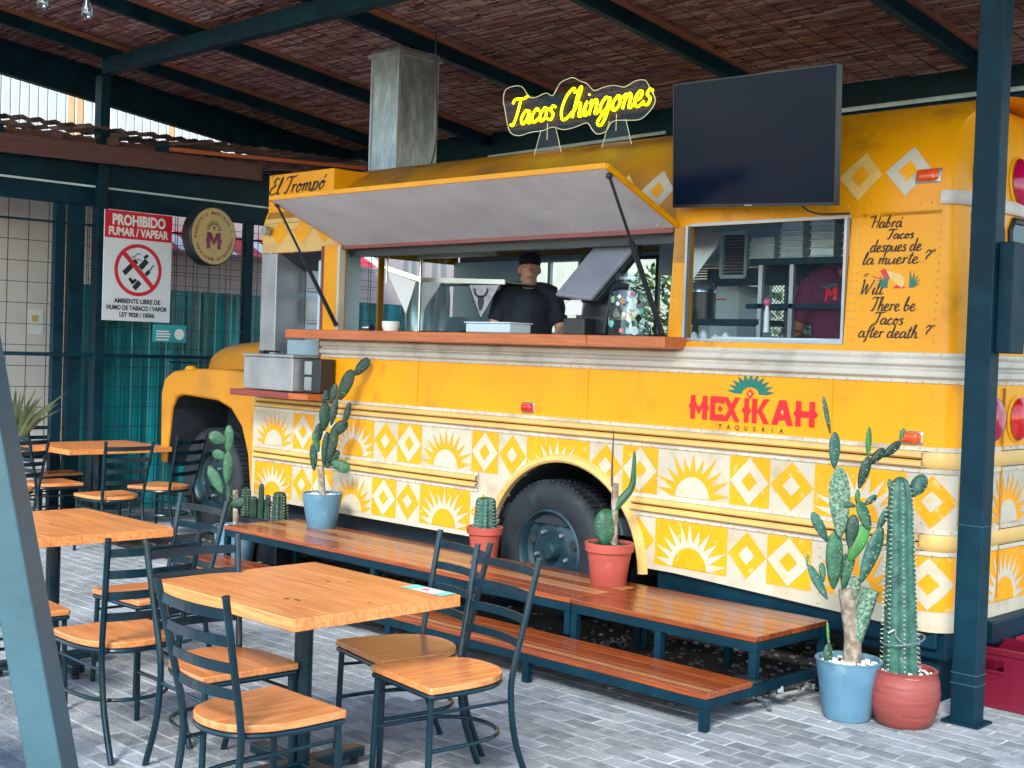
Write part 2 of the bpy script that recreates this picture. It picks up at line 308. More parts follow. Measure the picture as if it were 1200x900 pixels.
# single stroke brush letters (x height .46, cap height 1)
G = {
'a': (.56, [[(.42,.40),(.22,.48),(.04,.22),(.15,.0),(.34,.14),(.43,.44),(.42,.1),(.50,.0),(.60,.10)]]),
'b': (.50, [[(.03,.1),(.18,.6),(.26,.98),(.16,.8),(.08,.2),(.18,.0),(.38,.14),(.36,.38),(.18,.36)]]),
'c': (.44, [[(.38,.38),(.24,.48),(.05,.24),(.15,.0),(.33,.04),(.46,.14)]]),
'd': (.58, [[(.40,.40),(.20,.48),(.03,.22),(.14,.0),(.33,.14),(.50,.98)],[(.50,.98),(.40,.2),(.48,.0),(.60,.10)]]),
'e': (.44, [[(.03,.16),(.28,.28),(.32,.44),(.18,.47),(.04,.22),(.16,.0),(.34,.03),(.46,.14)]]),
'f': (.36, [[(.50,.92),(.38,1.0),(.26,.7),(.14,-.1),(.02,-.38)],[(.04,.46),(.40,.48)]]),
'g': (.54, [[(.42,.40),(.22,.48),(.04,.22),(.15,.0),(.34,.14),(.43,.46),(.38,-.12),(.20,-.42),(.02,-.30),(.22,-.05),(.56,.12)]]),
'h': (.52, [[(.03,.1),(.20,.6),(.28,.98),(.16,.84),(.07,.0)],[(.08,.16),(.26,.47),(.38,.38),(.36,.08),(.44,.0),(.54,.10)]]),
'i': (.26, [[(.03,.12),(.13,.46),(.09,.08),(.17,.0),(.28,.10)],[(.18,.66),(.20,.70)]]),
'l': (.27, [[(.02,.12),(.20,.6),(.25,.98),(.14,.8),(.07,.1),(.16,.0),(.28,.10)]]),
'm': (.74, [[(.04,.36),(.12,.46),(.08,.0)],[(.09,.2),(.26,.47),(.34,.36),(.30,.0)],[(.31,.2),(.48,.47),(.58,.36),(.54,.06),(.62,.0),(.74,.10)]]),
'n': (.52, [[(.04,.36),(.12,.46),(.08,.0)],[(.09,.2),(.26,.47),(.37,.36),(.34,.06),(.42,.0),(.54,.10)]]),
'o': (.46, [[(.22,.47),(.05,.24),(.15,.0),(.36,.16),(.30,.44),(.20,.44),(.30,.36),(.48,.40)]]),
'p': (.50, [[(.06,.36),(.12,.46),(.02,-.42)],[(.08,.2),(.26,.47),(.42,.28),(.26,.0),(.08,.06)]]),
'r': (.38, [[(.04,.36),(.12,.46),(.08,.0)],[(.09,.22),(.20,.44),(.36,.44)]]),
's': (.38, [[(.34,.42),(.20,.48),(.11,.34),(.28,.18),(.20,.0),(.02,.04)]]),
't': (.32, [[(.22,.86),(.10,.12),(.18,.0),(.32,.10)],[(.0,.58),(.34,.62)]]),
'u': (.54, [[(.04,.44),(.05,.06),(.18,.0),(.36,.22),(.42,.46),(.38,.08),(.46,.0),(.56,.10)]]),
'T': (.56, [[(-.02,.82),(.10,.96),(.55,.94),(.74,1.0)],[(.40,.94),(.32,.4),(.18,.02),(.03,.06)]]),
'C': (.56, [[(.56,.82),(.46,1.0),(.18,.78),(.04,.34),(.16,.0),(.40,.04),(.58,.2)]]),
'E': (.56, [[(.56,.86),(.36,1.0),(.18,.78),(.36,.56)],[(.36,.56),(.08,.40),(.04,.14),(.22,.0),(.54,.14)]]),
'H': (.62, [[(.0,.88),(.14,.98),(.04,.0)],[(.58,1.0),(.46,.0)],[(.06,.48),(.54,.54)]]),
'W': (.78, [[(.0,.9),(.10,.98),(.10,.0),(.36,.72),(.40,.0),(.78,1.0)]]),
'.': (.16, [[(.05,.02),(.08,.04)]]), '?': (.44, [[(.05,.76),(.22,1.0),(.40,.78),(.22,.52),(.18,.28)],[(.14,.04),(.16,.08)]]),
'"': (.30, [[(.06,1.02),(.04,.82)],[(.20,1.04),(.18,.84)]]), "'": (.0, [[(-.22,.62),(-.08,.80)]]), ' ': (.30, []), '=': (.3, [[(.0,.9),(.25,.95)],[(.0,.7),(.22,.74)]])}
def script(mb, txt, x, z, size, fn, hw, slant=.18, tube=0, track=1.0, rise=0, fit=None):
    adv = sum(G[c][0] for c in txt)
    k = 1 if fit is None else fit/(adv*size)
    cx = 0
    for c in txt:
        a, st = G[c]
        for s_ in st:
            p = [((cx+q[0]*1.0+q[1]*slant)*size*k*track + x, (q[1])*size + z + rise*(cx+q[0])*size*k) for q in s_]
            p = cr(p, 5)
            if tube: mb.tube([fn(*q) for q in p], tube, 6)
            else: ribbon(mb, p, hw, fn)
        cx += a

# ================================================================== GROUND
g = MB(); g.box(-60, 60, -60, 60, -.30, -.035); o = g.build('ground', 'asphalt', kind='structure')
pav = MB(); pav.box(-14, 2.5, -1.0, 7.6, -.03, -.004)
pave = pav.build('pavement', 'grout', kind='structure')
def paver_mesh(L_, W_, h=.012, e=.004):
    m = MB(); x, y = L_/2, W_/2
    vs = [(-x,-y,-.02),(x,-y,-.02),(x,y,-.02),(-x,y,-.02),(-x,-y,-e),(x,-y,-e),(x,y,-e),(-x,y,-e),(-x+e,-y+e,0),(x-e,-y+e,0),(x-e,y-e,0),(-x+e,y-e,0)]
    m.add(vs, [(0,1,5,4),(1,2,6,5),(2,3,7,6),(3,0,4,7),(4,5,9,8),(5,6,10,9),(6,7,11,10),(7,4,8,11),(8,9,10,11)])
    return m
pm = paver_mesh(.192, .092)
pme = pm.mesh('paver', 'paver')
cells = []
camp = Vector((0, 0, 1.7))
for j in range(0, 64):
    y = .6 + j*.1
    if y > 6.9: break
    for i in range(-70, -3):
        x = i*.2 + (.1 if j % 2 else 0) + .02
        if y > 5.30 and x < -3.5 and y < 6.6: continue
        q = Vector((x, y, 0)) - camp; d = q.dot(fw)
        if d < .5: continue
        px = 600+FPX*q.dot(rt)/d; py = 450-FPX*q.dot(up)/d
        vis = -40 < px < 1240 and py < 930
        if -13 < x < -1.6 and y > 1.0: cells.append((d if vis else 99+d, x, y))
cells.sort()
rest = MB()
for k, (d, x, y) in enumerate(cells):
    dz = random.uniform(-.0025, .0015); rx = random.uniform(-.012, .012); ry = random.uniform(-.006, .006); rz = random.uniform(-.012, .012)
    if k < 300:
        o = link('paver', pme, pave); o.location = (x, y, dz); o.rotation_euler = (rx, ry, rz)
    else:
        if d > 99 and (x < -9 or y < 2): continue
        T = Matrix.Translation((x, y, dz)) @ Euler((rx, ry, rz)).to_matrix().to_4x4()
        rest.add([T @ Vector(v) for v in pm.v], pm.f)
ro = rest.build('paver', 'paver', pave, kind='stuff')
# soil strip under the bus with stones
so_ = MB(); so_.grid(lambda u, v: (u, v, .006+.02*random.random()), [-9.9+.15*i for i in range(43)], [5.33+.13*j for j in range(24)])
soil = so_.build('soil_bed', 'soil', kind='structure')
st = MB()
for k in range(900):
    x = random.uniform(-9.6, -3.45); y = random.uniform(5.34, 6.9) if random.random() < .98 else random.uniform(4.9, 5.4); r_ = random.uniform(.006, .022)
    if random.random() < .3: x = random.uniform(-5, -3.45)
    st.cur = 1 if random.random() < .22 else 0
    st.ell((x, y, .02 if y > 5.3 else .004), (r_, r_*random.uniform(.7, 1.1), r_*.6), 6, 4)
st.build('gravel', ['pebble', 'stone_pale'], kind='stuff')

# ================================================================== CANOPY
can = thing('canopy', 'open steel canopy roof with reed matting over the bus and the dining tables', 'canopy', (-6, 4, 0))
SL = .12
def reedz(y): return 4.36 - SL*(y-6.9)
def rafz(y): return 4.21 - SL*(y-6.9)
def member(name, p, q, wd, h, mt='steel_navy', parent=can, bevel=.006):
    m = MB(); m.frame(p, q, wd, h); return m.build(name, mt, parent, bevel=bevel)
RX = [-11.35, -9.95, -8.2, -6.25, -4.4, -2.6, -.8]
for x in RX:
    r_ = member('rafter', (x, 2.2, rafz(2.2)+.072), (x, 9.64, rafz(9.64)+.072), .075, .145)
    b_ = MB(); b_.frame((x+.06, 2.2, rafz(2.2)+.128), (x+.06, 9.64, rafz(9.64)+.128), .035, .04); b_.build('batten', 'batten_wood', can)
    b_ = MB(); b_.frame((x-.06, 2.2, rafz(2.2)+.128), (x-.06, 9.64, rafz(9.64)+.128), .03, .03); b_.build('batten', 'old_wood', can)
member('end_rafter', (-12.3, 2.6, 4.70), (-12.3, 9.64, 3.86), .1, .33)
member('eave_beam', (-12.4, 9.73, 3.82), (.3, 9.73, 3.82), .12, .50)
member('purlin', (-11.35, 6.0, 4.245), (1.0, 6.0, 4.245), .10, .15)
member('purlin', (-12.4, 2.3, 4.72), (1.0, 2.3, 4.72), .10, .15)
# conduits
c_ = MB(); c_.tube([(-9.9, 9.62, 3.76), (-7.55, 9.62, 3.80)], .018, 6); c_.build('conduit', 'white_line', can)
c_ = MB(); c_.tube([(-7.4, 9.62, 3.80), (.2, 9.62, 3.83)], .02, 6); c_.build('conduit', 'white_line', can)
# reed matting: thin canes tied on a backing sheet
mt_ = MB(); mt_.box(-12.45, .2, 2.1, 9.7, 0, .02)
for k, v in enumerate(mt_.v): mt_.v[k] = (v[0], v[1], reedz(v[1]) + .03 + v[2])
rd = mt_.build('reed_mat', 'reed_dark', can)
cane = MB()
y = 3.6
while y < 9.66:
    x = -12.4 + random.uniform(-.3, 0)
    while x < .1:
        l = random.uniform(.12, .6); x1 = min(x+l, .15); r_ = random.uniform(.0035, .0068); dz = random.uniform(0, .012); j0 = random.uniform(-.008, .008); j1 = j0 + random.uniform(-.014, .014)
        dz += .016*(1+math.sin(x*1.9+y*1.3)*math.sin(y*2.1-x*.7)); z0 = reedz(y+j0) + .022 - dz; z1 = reedz(y+j1) + .022 - dz
        cane.cur = random.choice((0, 0, 0, 1, 1, 2, 2, 3))
        cane.add([(x, y+j0-r_, z0+r_), (x, y+j0, z0-r_), (x, y+j0+r_, z0+r_), (x1, y+j1-r_, z1+r_), (x1, y+j1, z1-r_), (x1, y+j1+r_, z1+r_)], [(0,1,4,3),(1,2,5,4)])
        x = x1 + random.uniform(-.02, .02)
    y += random.uniform(.0085, .0125)
cane.build('reed_cane', ['reed', 'reed_light', 'reed_red', 'reed_dark'], can, kind='stuff')
wi = MB(); x = -12.2
while x < 0:
    wi.frame((x, 3.4, reedz(3.4)-.012), (x, 9.66, reedz(9.66)-.012), .005, .003); x += .21
wi.build('tie_wire', 'reed_wire', can, kind='stuff')
# roof sheet above keeps the light out
rf = MB(); rf.box(-12.5, .3, 2.0, 9.9, .0, .02)
for k, v in enumerate(rf.v): rf.v[k] = (v[0], v[1], reedz(v[1]) + .10 + v[2])
rf.build('roof_sheet', 'galvanised', can)
# posts
p_ = MB(); p_.box(-2.80, -2.675, 5.93, 6.03, 0, 4.17); po = p_.build('post', 'steel_navy', can, bevel=.006)
p_ = MB(); p_.box(-2.83, -2.645, 5.90, 6.06, 0, .012); p_.build('foot_plate', 'steel_navy', po)
for z in (.19, .24, .95):
    p_ = MB(); p_.box(-2.803, -2.672, 5.927, 6.033, z, z+.003); p_.build('weld_mark', 'steel_pale', po)
for xx, yy in ((-11.41, 6.0), (.9, 6.0), (-11.4, 2.3), (-6.25, 9.85), (-2.6, 9.85), (-9.95, 9.85)):
    p_ = MB(); p_.box(xx-.06, xx+.06, yy-.05, yy+.05, 0, rafz(yy)-.005 if yy > 9 else 4.17); p_.build('post', 'steel_navy', can, bevel=.006)
# foreground slanted strut
fb = thing('slanted_column', 'pale blue scratched steel box column leaning at the left edge of the picture', 'column', (-2.5, 1.42, 0))
m = MB(); m.frame((-2.505, 1.415, 0), (-3.06, .965, 3.3), .105, .075, upv=(.64, .66, 0))
m.build('box_section', 'steel_pale', fb, bevel=.005)
m = MB(); m.box(-2.62, -2.38, 1.30, 1.54, 0, .012); m.build('foot_plate', 'steel_pale', fb)

# ================================================================== THE BUS
bus = thing('food_bus', 'yellow old school bus turned taco kitchen, painted with suns and diamonds, hatch open', 'bus', (-6, 7.25, 0))
XF, XC, RC = -8.94, -3.05, .13
XR = XC+RC; UC = RC*PI/2; LR = 2.3-2*RC
def inset(z):
    if z <= 1.76: return 0, 0
    if z <= 2.55: d = .06*(z-1.76); return d, d
    t = min(1, (z-2.55)/.65); fr = 1-max(0, 1-t**2.2)**(1/2.2)
    return .0474+1.10*fr, .0474+.42*fr
def S0(u, z):
    if u <= XC: X, Y, nx = u, 6.1, 0
    elif u <= XC+UC: th = (u-XC)/RC; X, Y, nx = XC+RC*math.sin(th), 6.1+RC-RC*math.cos(th), math.sin(th)
    elif u <= XC+UC+LR: X, Y, nx = XR, 6.1+RC+(u-XC-UC), 1
    elif u <= XC+2*UC+LR: th = PI/2-(u-XC-UC-LR)/RC; X, Y, nx = XC+RC*math.sin(th), 8.4-RC+RC*math.cos(th), math.sin(th)
    else: X, Y, nx = XC-(u-XC-2*UC-LR), 8.4, 0
    ds, dr = inset(z)
    return Vector((X-dr*nx, 7.25+(Y-7.25)*(1.15-ds)/1.15, z))
def S(u, z, off=0):
    p = S0(u, z)
    if off:
        a = S0(u+.004, z)-S0(u-.004, z); b = S0(u, min(3.19, z+.004))-S0(u, z-.004); n = a.cross(b)
        if n.length > 0: p = p + n.normalized()*off
    return p
def lin(a, b, st): n = max(1, round((b-a)/st)); return [a+(b-a)*i/n for i in range(n+1)]
CU = [XC+UC*i/6 for i in range(7)]
def panel(name, mt, u0, u1, z0, z1, off=0, ust=.4, zst=.3, smooth=True, parent=bus):
    us = lin(u0, min(u1, XC), ust) if u0 < XC else [u0]
    if u1 > XC: us = sorted(set([round(x, 5) for x in us] + [c for c in CU if u0 <= c <= u1] + lin(max(u0, XC+UC), u1, ust) if u1 > XC+UC else us+CU))
    m = MB(); m.grid(lambda u, z: S(u, z, off), us, lin(z0, z1, zst)); return m.build(name, mt, parent, smooth=smooth)
AX, AZ, AR = -5.49, .38, .64
def skb(x): return .44 if x < -4.6 else max(.37, .44-(x+4.6)*.045)
xs = sorted(set([round(v, 4) for v in lin(XF, XC, .12)] + [round(AX+AR*math.cos(PI*i/28), 4) for i in range(29)]))
m = MB(); prev = None
for x in xs:
    b = skb(x)
    if abs(x-AX) < AR-1e-4: b = max(b, AZ+math.sqrt(AR*AR-(x-AX)**2))
    cur = (Vector((x, 6.1, b)), Vector((x, 6.1, 1.17)), Vector((x, 6.14, b)), Vector((x, 6.14, 1.17)))
    if prev: m.add([prev[0], cur[0], cur[1], prev[1]], [(0,1,2,3)]); m.add([prev[2], cur[2], cur[0], prev[0]], [(0,1,2,3)]); m.add([prev[2], cur[2], cur[3], prev[3]], [(3,2,1,0)])
    prev = cur
skirt = m.build('skirt_panel', 'panel_cream', bus)
panel('skirt_panel', 'panel_cream', XC, XC+UC+LR, .37, 1.17, ust=.3)
panel('side_panel', 'bus_yellow', -8.06, XC+UC+LR, 1.17, 1.63, zst=.12)
panel('side_panel', 'bus_yellow', XF, -8.06, 1.17, 1.29)
panel('side_panel', 'bus_yellow', -8.06, XC+UC+.04, 1.76, 1.80)
for x in (-8.055, -6.95, -5.35, -3.63):
    m = MB(); m.box(x, x+.03, 6.094, 6.1, 1.30, 1.625); m.build('panel_seam', 'bus_yellow', bus)
pil = MB(); pil.box(-8.06, -7.90, 6.10, 6.20, 1.80, 2.47); pil.build('pillar', 'bus_yellow', bus, bevel=.008)
pil = MB(); pil.box(-8.10, -8.062, 6.105, 6.20, 1.3, 2.47); pil.build('pillar_edge', 'shelf_wood', bus)
pil = MB(); pil.box(-7.898, -7.868, 6.105, 6.16, 1.80, 2.47); pil.build('pillar_edge', 'paint_white', bus)
panel('pillar', 'bus_yellow', -4.72, -4.615, 1.80, 2.47, zst=.2)
m = MB(); m.box(-4.715, -4.62, 6.13, 6.2, 1.80, 2.47); m.build('pillar_core', 'brown_yellow', bus)
panel('side_panel', 'bus_yellow', -3.555, XC+UC+.04, 1.80, 2.49, ust=.2, zst=.15)
panel('header_panel', 'bus_yellow', -4.72, XC+UC+LR, 2.47, 2.56, zst=.03)
panel('header_panel', 'brown_yellow', -7.9, -4.72, 2.47, 2.56, zst=.03)
panel('header_panel', 'rail_yellow', XF, -7.9, 2.44, 2.72, zst=.03)
pz = [2.56, 2.62, 2.68, 2.74, 2.80, 2.86, 2.92, 2.97, 3.02, 3.06, 3.10, 3.13, 3.155, 3.175, 3.188, 3.196, 3.2]
def roof(name, mt, u0, u1, zz=pz, st=.25):
    us = lin(u0, min(u1, XC), st)
    if u1 > XC: us = us + CU[1:] + lin(XC+UC, XC+UC+LR, .23)[1:] + [XC+UC+LR+UC*i/6 for i in range(1, 7)] + lin(XC+2*UC+LR, u1, st)[1:]
    m = MB(); m.grid(lambda u, z: S(u, z), us, zz); return m.build(name, mt, bus, smooth=True)
roof('roof', 'brown_yellow', XF, -4.72); 
FARU = lambda X: XC+2*UC+LR+(XC-X)
m = MB(); m.grid(lambda u, z: S(u, z), [FARU(v) for v in (XC, -5, -7, XF)], [2.5, 2.56]+pz[1:]); m.build('roof', 'brown_yellow', bus, smooth=True)
m = MB(); m.grid(lambda u, z: S(u, z), lin(-4.72, XC, .2)+CU[1:]+lin(XC+UC, XC+UC+LR, .23)[1:]+[XC+UC+LR+UC*i/6 for i in range(1, 7)], pz); m.build('roof', 'bus_yellow', bus, smooth=True)
m = MB(); m.grid(lambda a, b: (XR-.46-a, 7.25+b, 3.2), [0, .02], [-.02, .02]); 
# front bulkhead and far wall with window openings, floor, inner lining
m = MB()
m.prism([(6.46, 2.50), (8.34, 2.50), (8.33, 2.56)] + [(S0(XF, z).y*-1+14.5, z) for z in pz[1:]] + [(S0(XF, z).y, z) for z in pz[::-1][1:]] + [(6.16, 2.50)], lambda a, b, d: (d, a, b), XF-.02, XF)
m.build('front_bulkhead', 'bus_yellow', bus)
m = MB(); m.add([(XF-.01, 6.52, 1.72), (XF-.01, 8.30, 1.72), (XF-.01, 8.30, 2.50), (XF-.01, 6.52, 2.50)], [(0,1,2,3)]); m.build('windscreen', 'glass', bus)
m = MB(); m.box(XF-.02, XF, 6.45, 6.52, 1.72, 2.50); m.box(XF-.02, XF, 7.38, 7.44, 1.72, 2.50); m.box(XF-.02, XF, 8.30, 8.36, 1.72, 2.50); m.build('windscreen_post', 'bus_yellow', bus)
m = MB()
m.prism([(6.45, 1.72), (6.45, 1.3), (6.12, 1.3), (6.12, .5), (8.38, .5), (8.38, 1.72)], lambda a, b, d: (d, a, b), XF-.02, XF)
m.build('front_bulkhead', 'bus_yellow', bus)
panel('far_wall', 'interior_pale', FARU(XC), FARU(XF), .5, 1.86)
m = MB(); m.grid(lambda u, z: S(u, z), [FARU(XC), FARU(XF)], [2.52, 2.56]); m.build('far_wall', 'interior', bus)
for a, b in ((-8.94, -8.05), (-7.32, -6.9), (-6.1, -5.92), (-5.1, -4.98), (-3.9, -3.05)):
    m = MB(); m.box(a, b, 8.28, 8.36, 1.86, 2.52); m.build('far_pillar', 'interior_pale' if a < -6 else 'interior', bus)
for a, b in ((-8.05, -7.32), (-6.9, -6.1), (-5.92, -5.1), (-4.98, -3.9)):
    fr = MB()
    for q in ((a, b, 1.86, 1.885), (a, b, 2.495, 2.52), (a, a+.03, 1.885, 2.495), (b-.03, b, 1.885, 2.495), ((a+b)/2-.015, (a+b)/2+.015, 1.885, 2.495)): fr.box(q[0], q[1], 8.24, 8.275, q[2], q[3])
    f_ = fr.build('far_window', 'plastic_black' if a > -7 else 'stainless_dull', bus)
    gl = MB(); gl.box(a, b, 8.30, 8.304, 1.88, 2.50); gl.build('pane', 'glass', f_)
for a_, b_, y_ in ((XF+.02, -6.16, 6.2), (-4.82, XR-.03, 6.2), (-6.158, -4.822, 6.88)):
    m = MB(); m.box(a_, b_, y_, 8.3, .72, .76); m.build('floor', 'interior', bus)
m = MB(); m.box(XF+.02, XR-.12, 6.2, 8.28, 2.60, 2.62); m.build('ceiling_lining', 'interior_pale', bus)
m = MB(); m.box(XF+.3, -6.2, 6.2, 6.22, .76, 1.74); m.build('wall_lining', 'interior', bus)
m = MB(); m.box(-4.8, XR-.03, 6.2, 6.22, .76, 1.74); m.build('wall_lining', 'interior', bus)
m = MB(); m.box(XF+.02, XF+.06, 6.5, 8.25, .76, 1.72); m.build('wall_lining', 'interior', bus)
# rub rails
def rail(name, prof, ur, mt, parent=bus):
    us = []
    for a, b in ur:
        us = lin(a, min(b, XC), .5)
        if b > XC: us += CU[1:] + lin(XC+UC, b, .4)[1:]
        m = MB(); m.grid(lambda u, i: S(u, prof[int(i)][0], prof[int(i)][1]), us, list(range(len(prof)))); r = m.build(name, mt, parent, smooth=True)
    return r
def ribs(z0, z1, n, base, hgt):
    out = [(z0, 0), (z0+.001, base)]; w_ = (z1-z0)/n
    for i in range(n):
        for t, h in ((.06, 0), (.14, .55), (.3, .95), (.5, 1), (.7, .95), (.86, .55), (.94, 0)): out.append((z0+w_*(i+t), base+h*hgt))
    return out+[(z1-.001, base), (z1, 0)]
EU = XC+UC+LR
rail('white_rail', [(1.615, 0), (1.617, .008), (1.632, .008)] + ribs(1.633, 1.752, 2, .008, .024)[1:-1] + [(1.753, .012), (1.768, .012), (1.77, 0)], [(-8.04, EU)], 'rail_white')
for z0, z1, seg in ((1.165, 1.297, [(-8.9, -8.0), (-8.0, EU)]), (.752, .884, [(-8.9, -6.27), (-4.93, EU)])):
    rail('rail_backing', [(z0, 0), (z0+.001, .008), (z1-.001, .008), (z1, 0)], seg, 'rail_white')
    rail('rub_rail', ribs(z0+.022, z1-.020, 2, .008, .026), [(a, min(b, XC-.02) if b > XC else b) for a, b in seg], 'rail_yellow')
    rail('rub_rail', ribs(z0+.022, z1-.020, 1, .008, .010), [(XC-.02, EU)], 'rail_yellow')
# rivets
rv = MB()
def rivet(u, z, off=.008, r_=.0055):
    p = S(u, z, off); rv.ell(p, (r_, r_, r_), 6, 3)
for u in lin(-8.0, EU, .085):
    for z in (1.624, 1.7605, 1.172, 1.290): rivet(u, z, .010)
for u in lin(-8.85, EU, .085):
    if not (-6.27 < u < -4.93): rivet(u, .759, .010); rivet(u, .877, .010)
for z in lin(1.32, 1.60, .035):
    for u in (-3.63, -3.05, -3.09, XC+UC, -5.36, -6.96, -8.03): rivet(u, z, .002)
for z in lin(1.82, 2.46, .04):
    for u in (-3.05, -3.53, XC+UC, -3.50, -4.70): rivet(u, z, .002)
for u in lin(-4.7, -3.05, .06): rivet(u, 2.53, .002)
for z in lin(.42, 1.12, .05):
    for u in (-3.07, XC+UC, -3.64): rivet(u, z, .004)
rv.build('rivet', 'rail_yellow', bus, smooth=True, kind='stuff')
# painted tile patterns
def subdiv(t, mx):
    out = []; stack = [t]
    while stack:
        a, b, c = stack.pop()
        l = [math.dist(a, b), math.dist(b, c), math.dist(c, a)]; k = l.index(max(l))
        if l[k] <= mx: out.append((a, b, c)); continue
        if k == 0: q = ((a[0]+b[0])/2, (a[1]+b[1])/2); stack += [(a, q, c), (q, b, c)]
        elif k == 1: q = ((b[0]+c[0])/2, (b[1]+c[1])/2); stack += [(a, b, q), (a, q, c)]
        else: q = ((a[0]+c[0])/2, (a[1]+c[1])/2); stack += [(a, b, q), (q, b, c)]
    return out
def puttris(mb, tris, off):
    for t in tris:
        near = any(math.hypot(p[0]-AX, p[1]-AZ) < AR+.30 and p[1] < 1.3 for p in t); corner = any(p[0] > XC-.02 for p in t)
        for q in (subdiv(t, .03 if near else .05) if near or corner else [t]):
            if near and any(math.hypot(p[0]-AX, p[1]-AZ) < AR+.008 for p in q): continue
            mb.add([S(p[0], p[1], off) for p in q], [(0,1,2)])
def fan(c, ring): return [(c, ring[i], ring[i+1]) for i in range(len(ring)-1)]
def clipbox(p, c, x0, x1, z0, z1):
    t = 1
    for d, lo, hi, o in ((p[0]-c[0], x0-c[0], x1-c[0], 0), (p[1]-c[1], z0-c[1], z1-c[1], 0)):
        if d > hi: t = min(t, hi/d)
        if d < lo: t = min(t, lo/d)
    return (c[0]+(p[0]-c[0])*t, c[1]+(p[1]-c[1])*t)
def tile(kind, inv, x0, x1, z0, z1):
    cx, cz = (x0+x1)/2, (z0+z1)/2; h = z1-z0; mb = MB()
    A, B = (1, 0) if inv else (0, 1)
    def put(ix, tris, of): mb.cur = ix; puttris(mb, tris, of)
    if inv: put(0, [((x0, z0), (x1, z0), (x1, z1)), ((x0, z0), (x1, z1), (x0, z1))], .0025)
    if kind == 'd':
        for ix, s_, of in ((A, .97, .0045 if inv else .0025), (B, .40, .0065 if inv else .0045)):
            a, b = (x1-x0)/2*s_*random.uniform(.98, 1.01), h/2*s_; put(ix, [((cx-a, cz), (cx, cz-b), (cx+a, cz)), ((cx-a, cz), (cx+a, cz), (cx, cz+b))], of)
    else:
        c = (cx, z0+.006); r_ = h*.44; ring = []; N = 11
        for i in range(N):
            g0 = PI*(i)/N; gm = PI*(i+.5)/N + random.uniform(-.03, .03); R_ = h*(.98 if i % 2 else .90)*random.uniform(.92, 1.06)*(1+.10*abs(math.cos(gm)))
            ring.append((c[0]+r_*1.22*math.cos(g0), c[1]+r_*1.22*math.sin(g0)))
            ring.append(clipbox((c[0]+R_*math.cos(gm), c[1]+R_*math.sin(gm)), c, x0+.003, x1-.003, z0, z1-.004))
        ring.append((c[0]-r_*1.22, c[1]))
        put(A, fan(c, ring), .0045 if inv else .0025)
        put(B, fan(c, [(c[0]+r_*math.cos(PI*i/16), c[1]+r_*math.sin(PI*i/16)) for i in range(17)]), .0065 if inv else .0045)
    if mb.f: mb.build('painted_sun' if kind == 's' else 'painted_diamond', ['paint_orange', 'paint_white'], bus)
seq = []
x = -8.90
edges = [-8.90, -8.385, -8.12, -7.86, -7.39, -7.12, -6.86, -6.345, -6.09, -5.83, -5.29, -5.02, -4.75, -4.235, -3.97, -3.69, -3.16, -2.885, -2.60, -2.05]
kinds = 'sddsddsddsddsddsdds'
inv = 0
for k, kd in enumerate(kinds):
    x0, x1 = edges[k], edges[k+1]
    i1 = {'s': (k//3) % 2, 'd': 0}[kd] if kd == 's' else ((k % 3 == 1) ^ ((k//3) % 2))
    tile(kd, bool(i1), x0, x1, .887, 1.162)
    tile(kd, not i1, x0, x1, .475, .748)
# diamonds high on the roof curve
for cx, cz, mt_ in ((-3.255, 2.70, 'paint_white'), (-3.525, 2.69, 'paint_pale'), (-4.885, 2.70, 'paint_white'), (-5.15, 2.69, 'paint_pale')):
    mb = MB()
    for ix, s_, of in ((0, 1, .003), (1, .42, .005)):
        mb.cur = ix; a, b = .128*s_, .132*s_
        for t in [((cx-a, cz), (cx, cz-b), (cx+a, cz)), ((cx-a, cz), (cx+a, cz), (cx, cz+b))]:
            for w_ in subdiv(t, .05): mb.add([S(p[0], p[1], of) for p in w_], [(0,1,2)])
    mb.build('painted_diamond', [mt_, 'paint_orange'], bus)
for i in range(3):
    mb = MB(); cx = -8.72+.3*i
    for t in [((cx-.12, 2.60), (cx, 2.50), (cx+.12, 2.60)), ((cx-.12, 2.60), (cx+.12, 2.60), (cx, 2.70))]:
        for w_ in subdiv(t, .06): mb.add([S(p[0], p[1], .003) for p in w_], [(0,1,2)])
    mb.build('painted_diamond', 'paint_orange', bus)
# wheel arch flare
m = MB(); ring = []
N = 30; a0, a1 = math.radians(2), math.radians(178)
prof = [(0, -.0), (.0, .03), (.014, .040), (.040, .030), (.056, .0)]
m.grid(lambda i, j: (AX+(AR-.004+prof[int(j)][0])*math.cos(a0+(a1-a0)*i/N), 6.1-prof[int(j)][1], AZ+(AR-.004+prof[int(j)][0])*math.sin(a0+(a1-a0)*i/N)), list(range(N+1)), list(range(5)))
m.build('wheel_arch', 'rail_yellow', bus, smooth=True)
m = MB(); m.grid(lambda i, j: (AX+AR*math.cos(PI*i/20), 6.12+j*.75, AZ+AR*math.sin(PI*i/20)), list(range(21)), [0, 1]); m.add([(AX+AR*math.cos(PI*i/20), 6.87, AZ+AR*math.sin(PI*i/20)) for i in range(21)]+[(AX-AR, 6.87, .2), (AX+AR, 6.87, .2)], [tuple(range(23))]); m.build('wheel_well', 'black_void', bus)
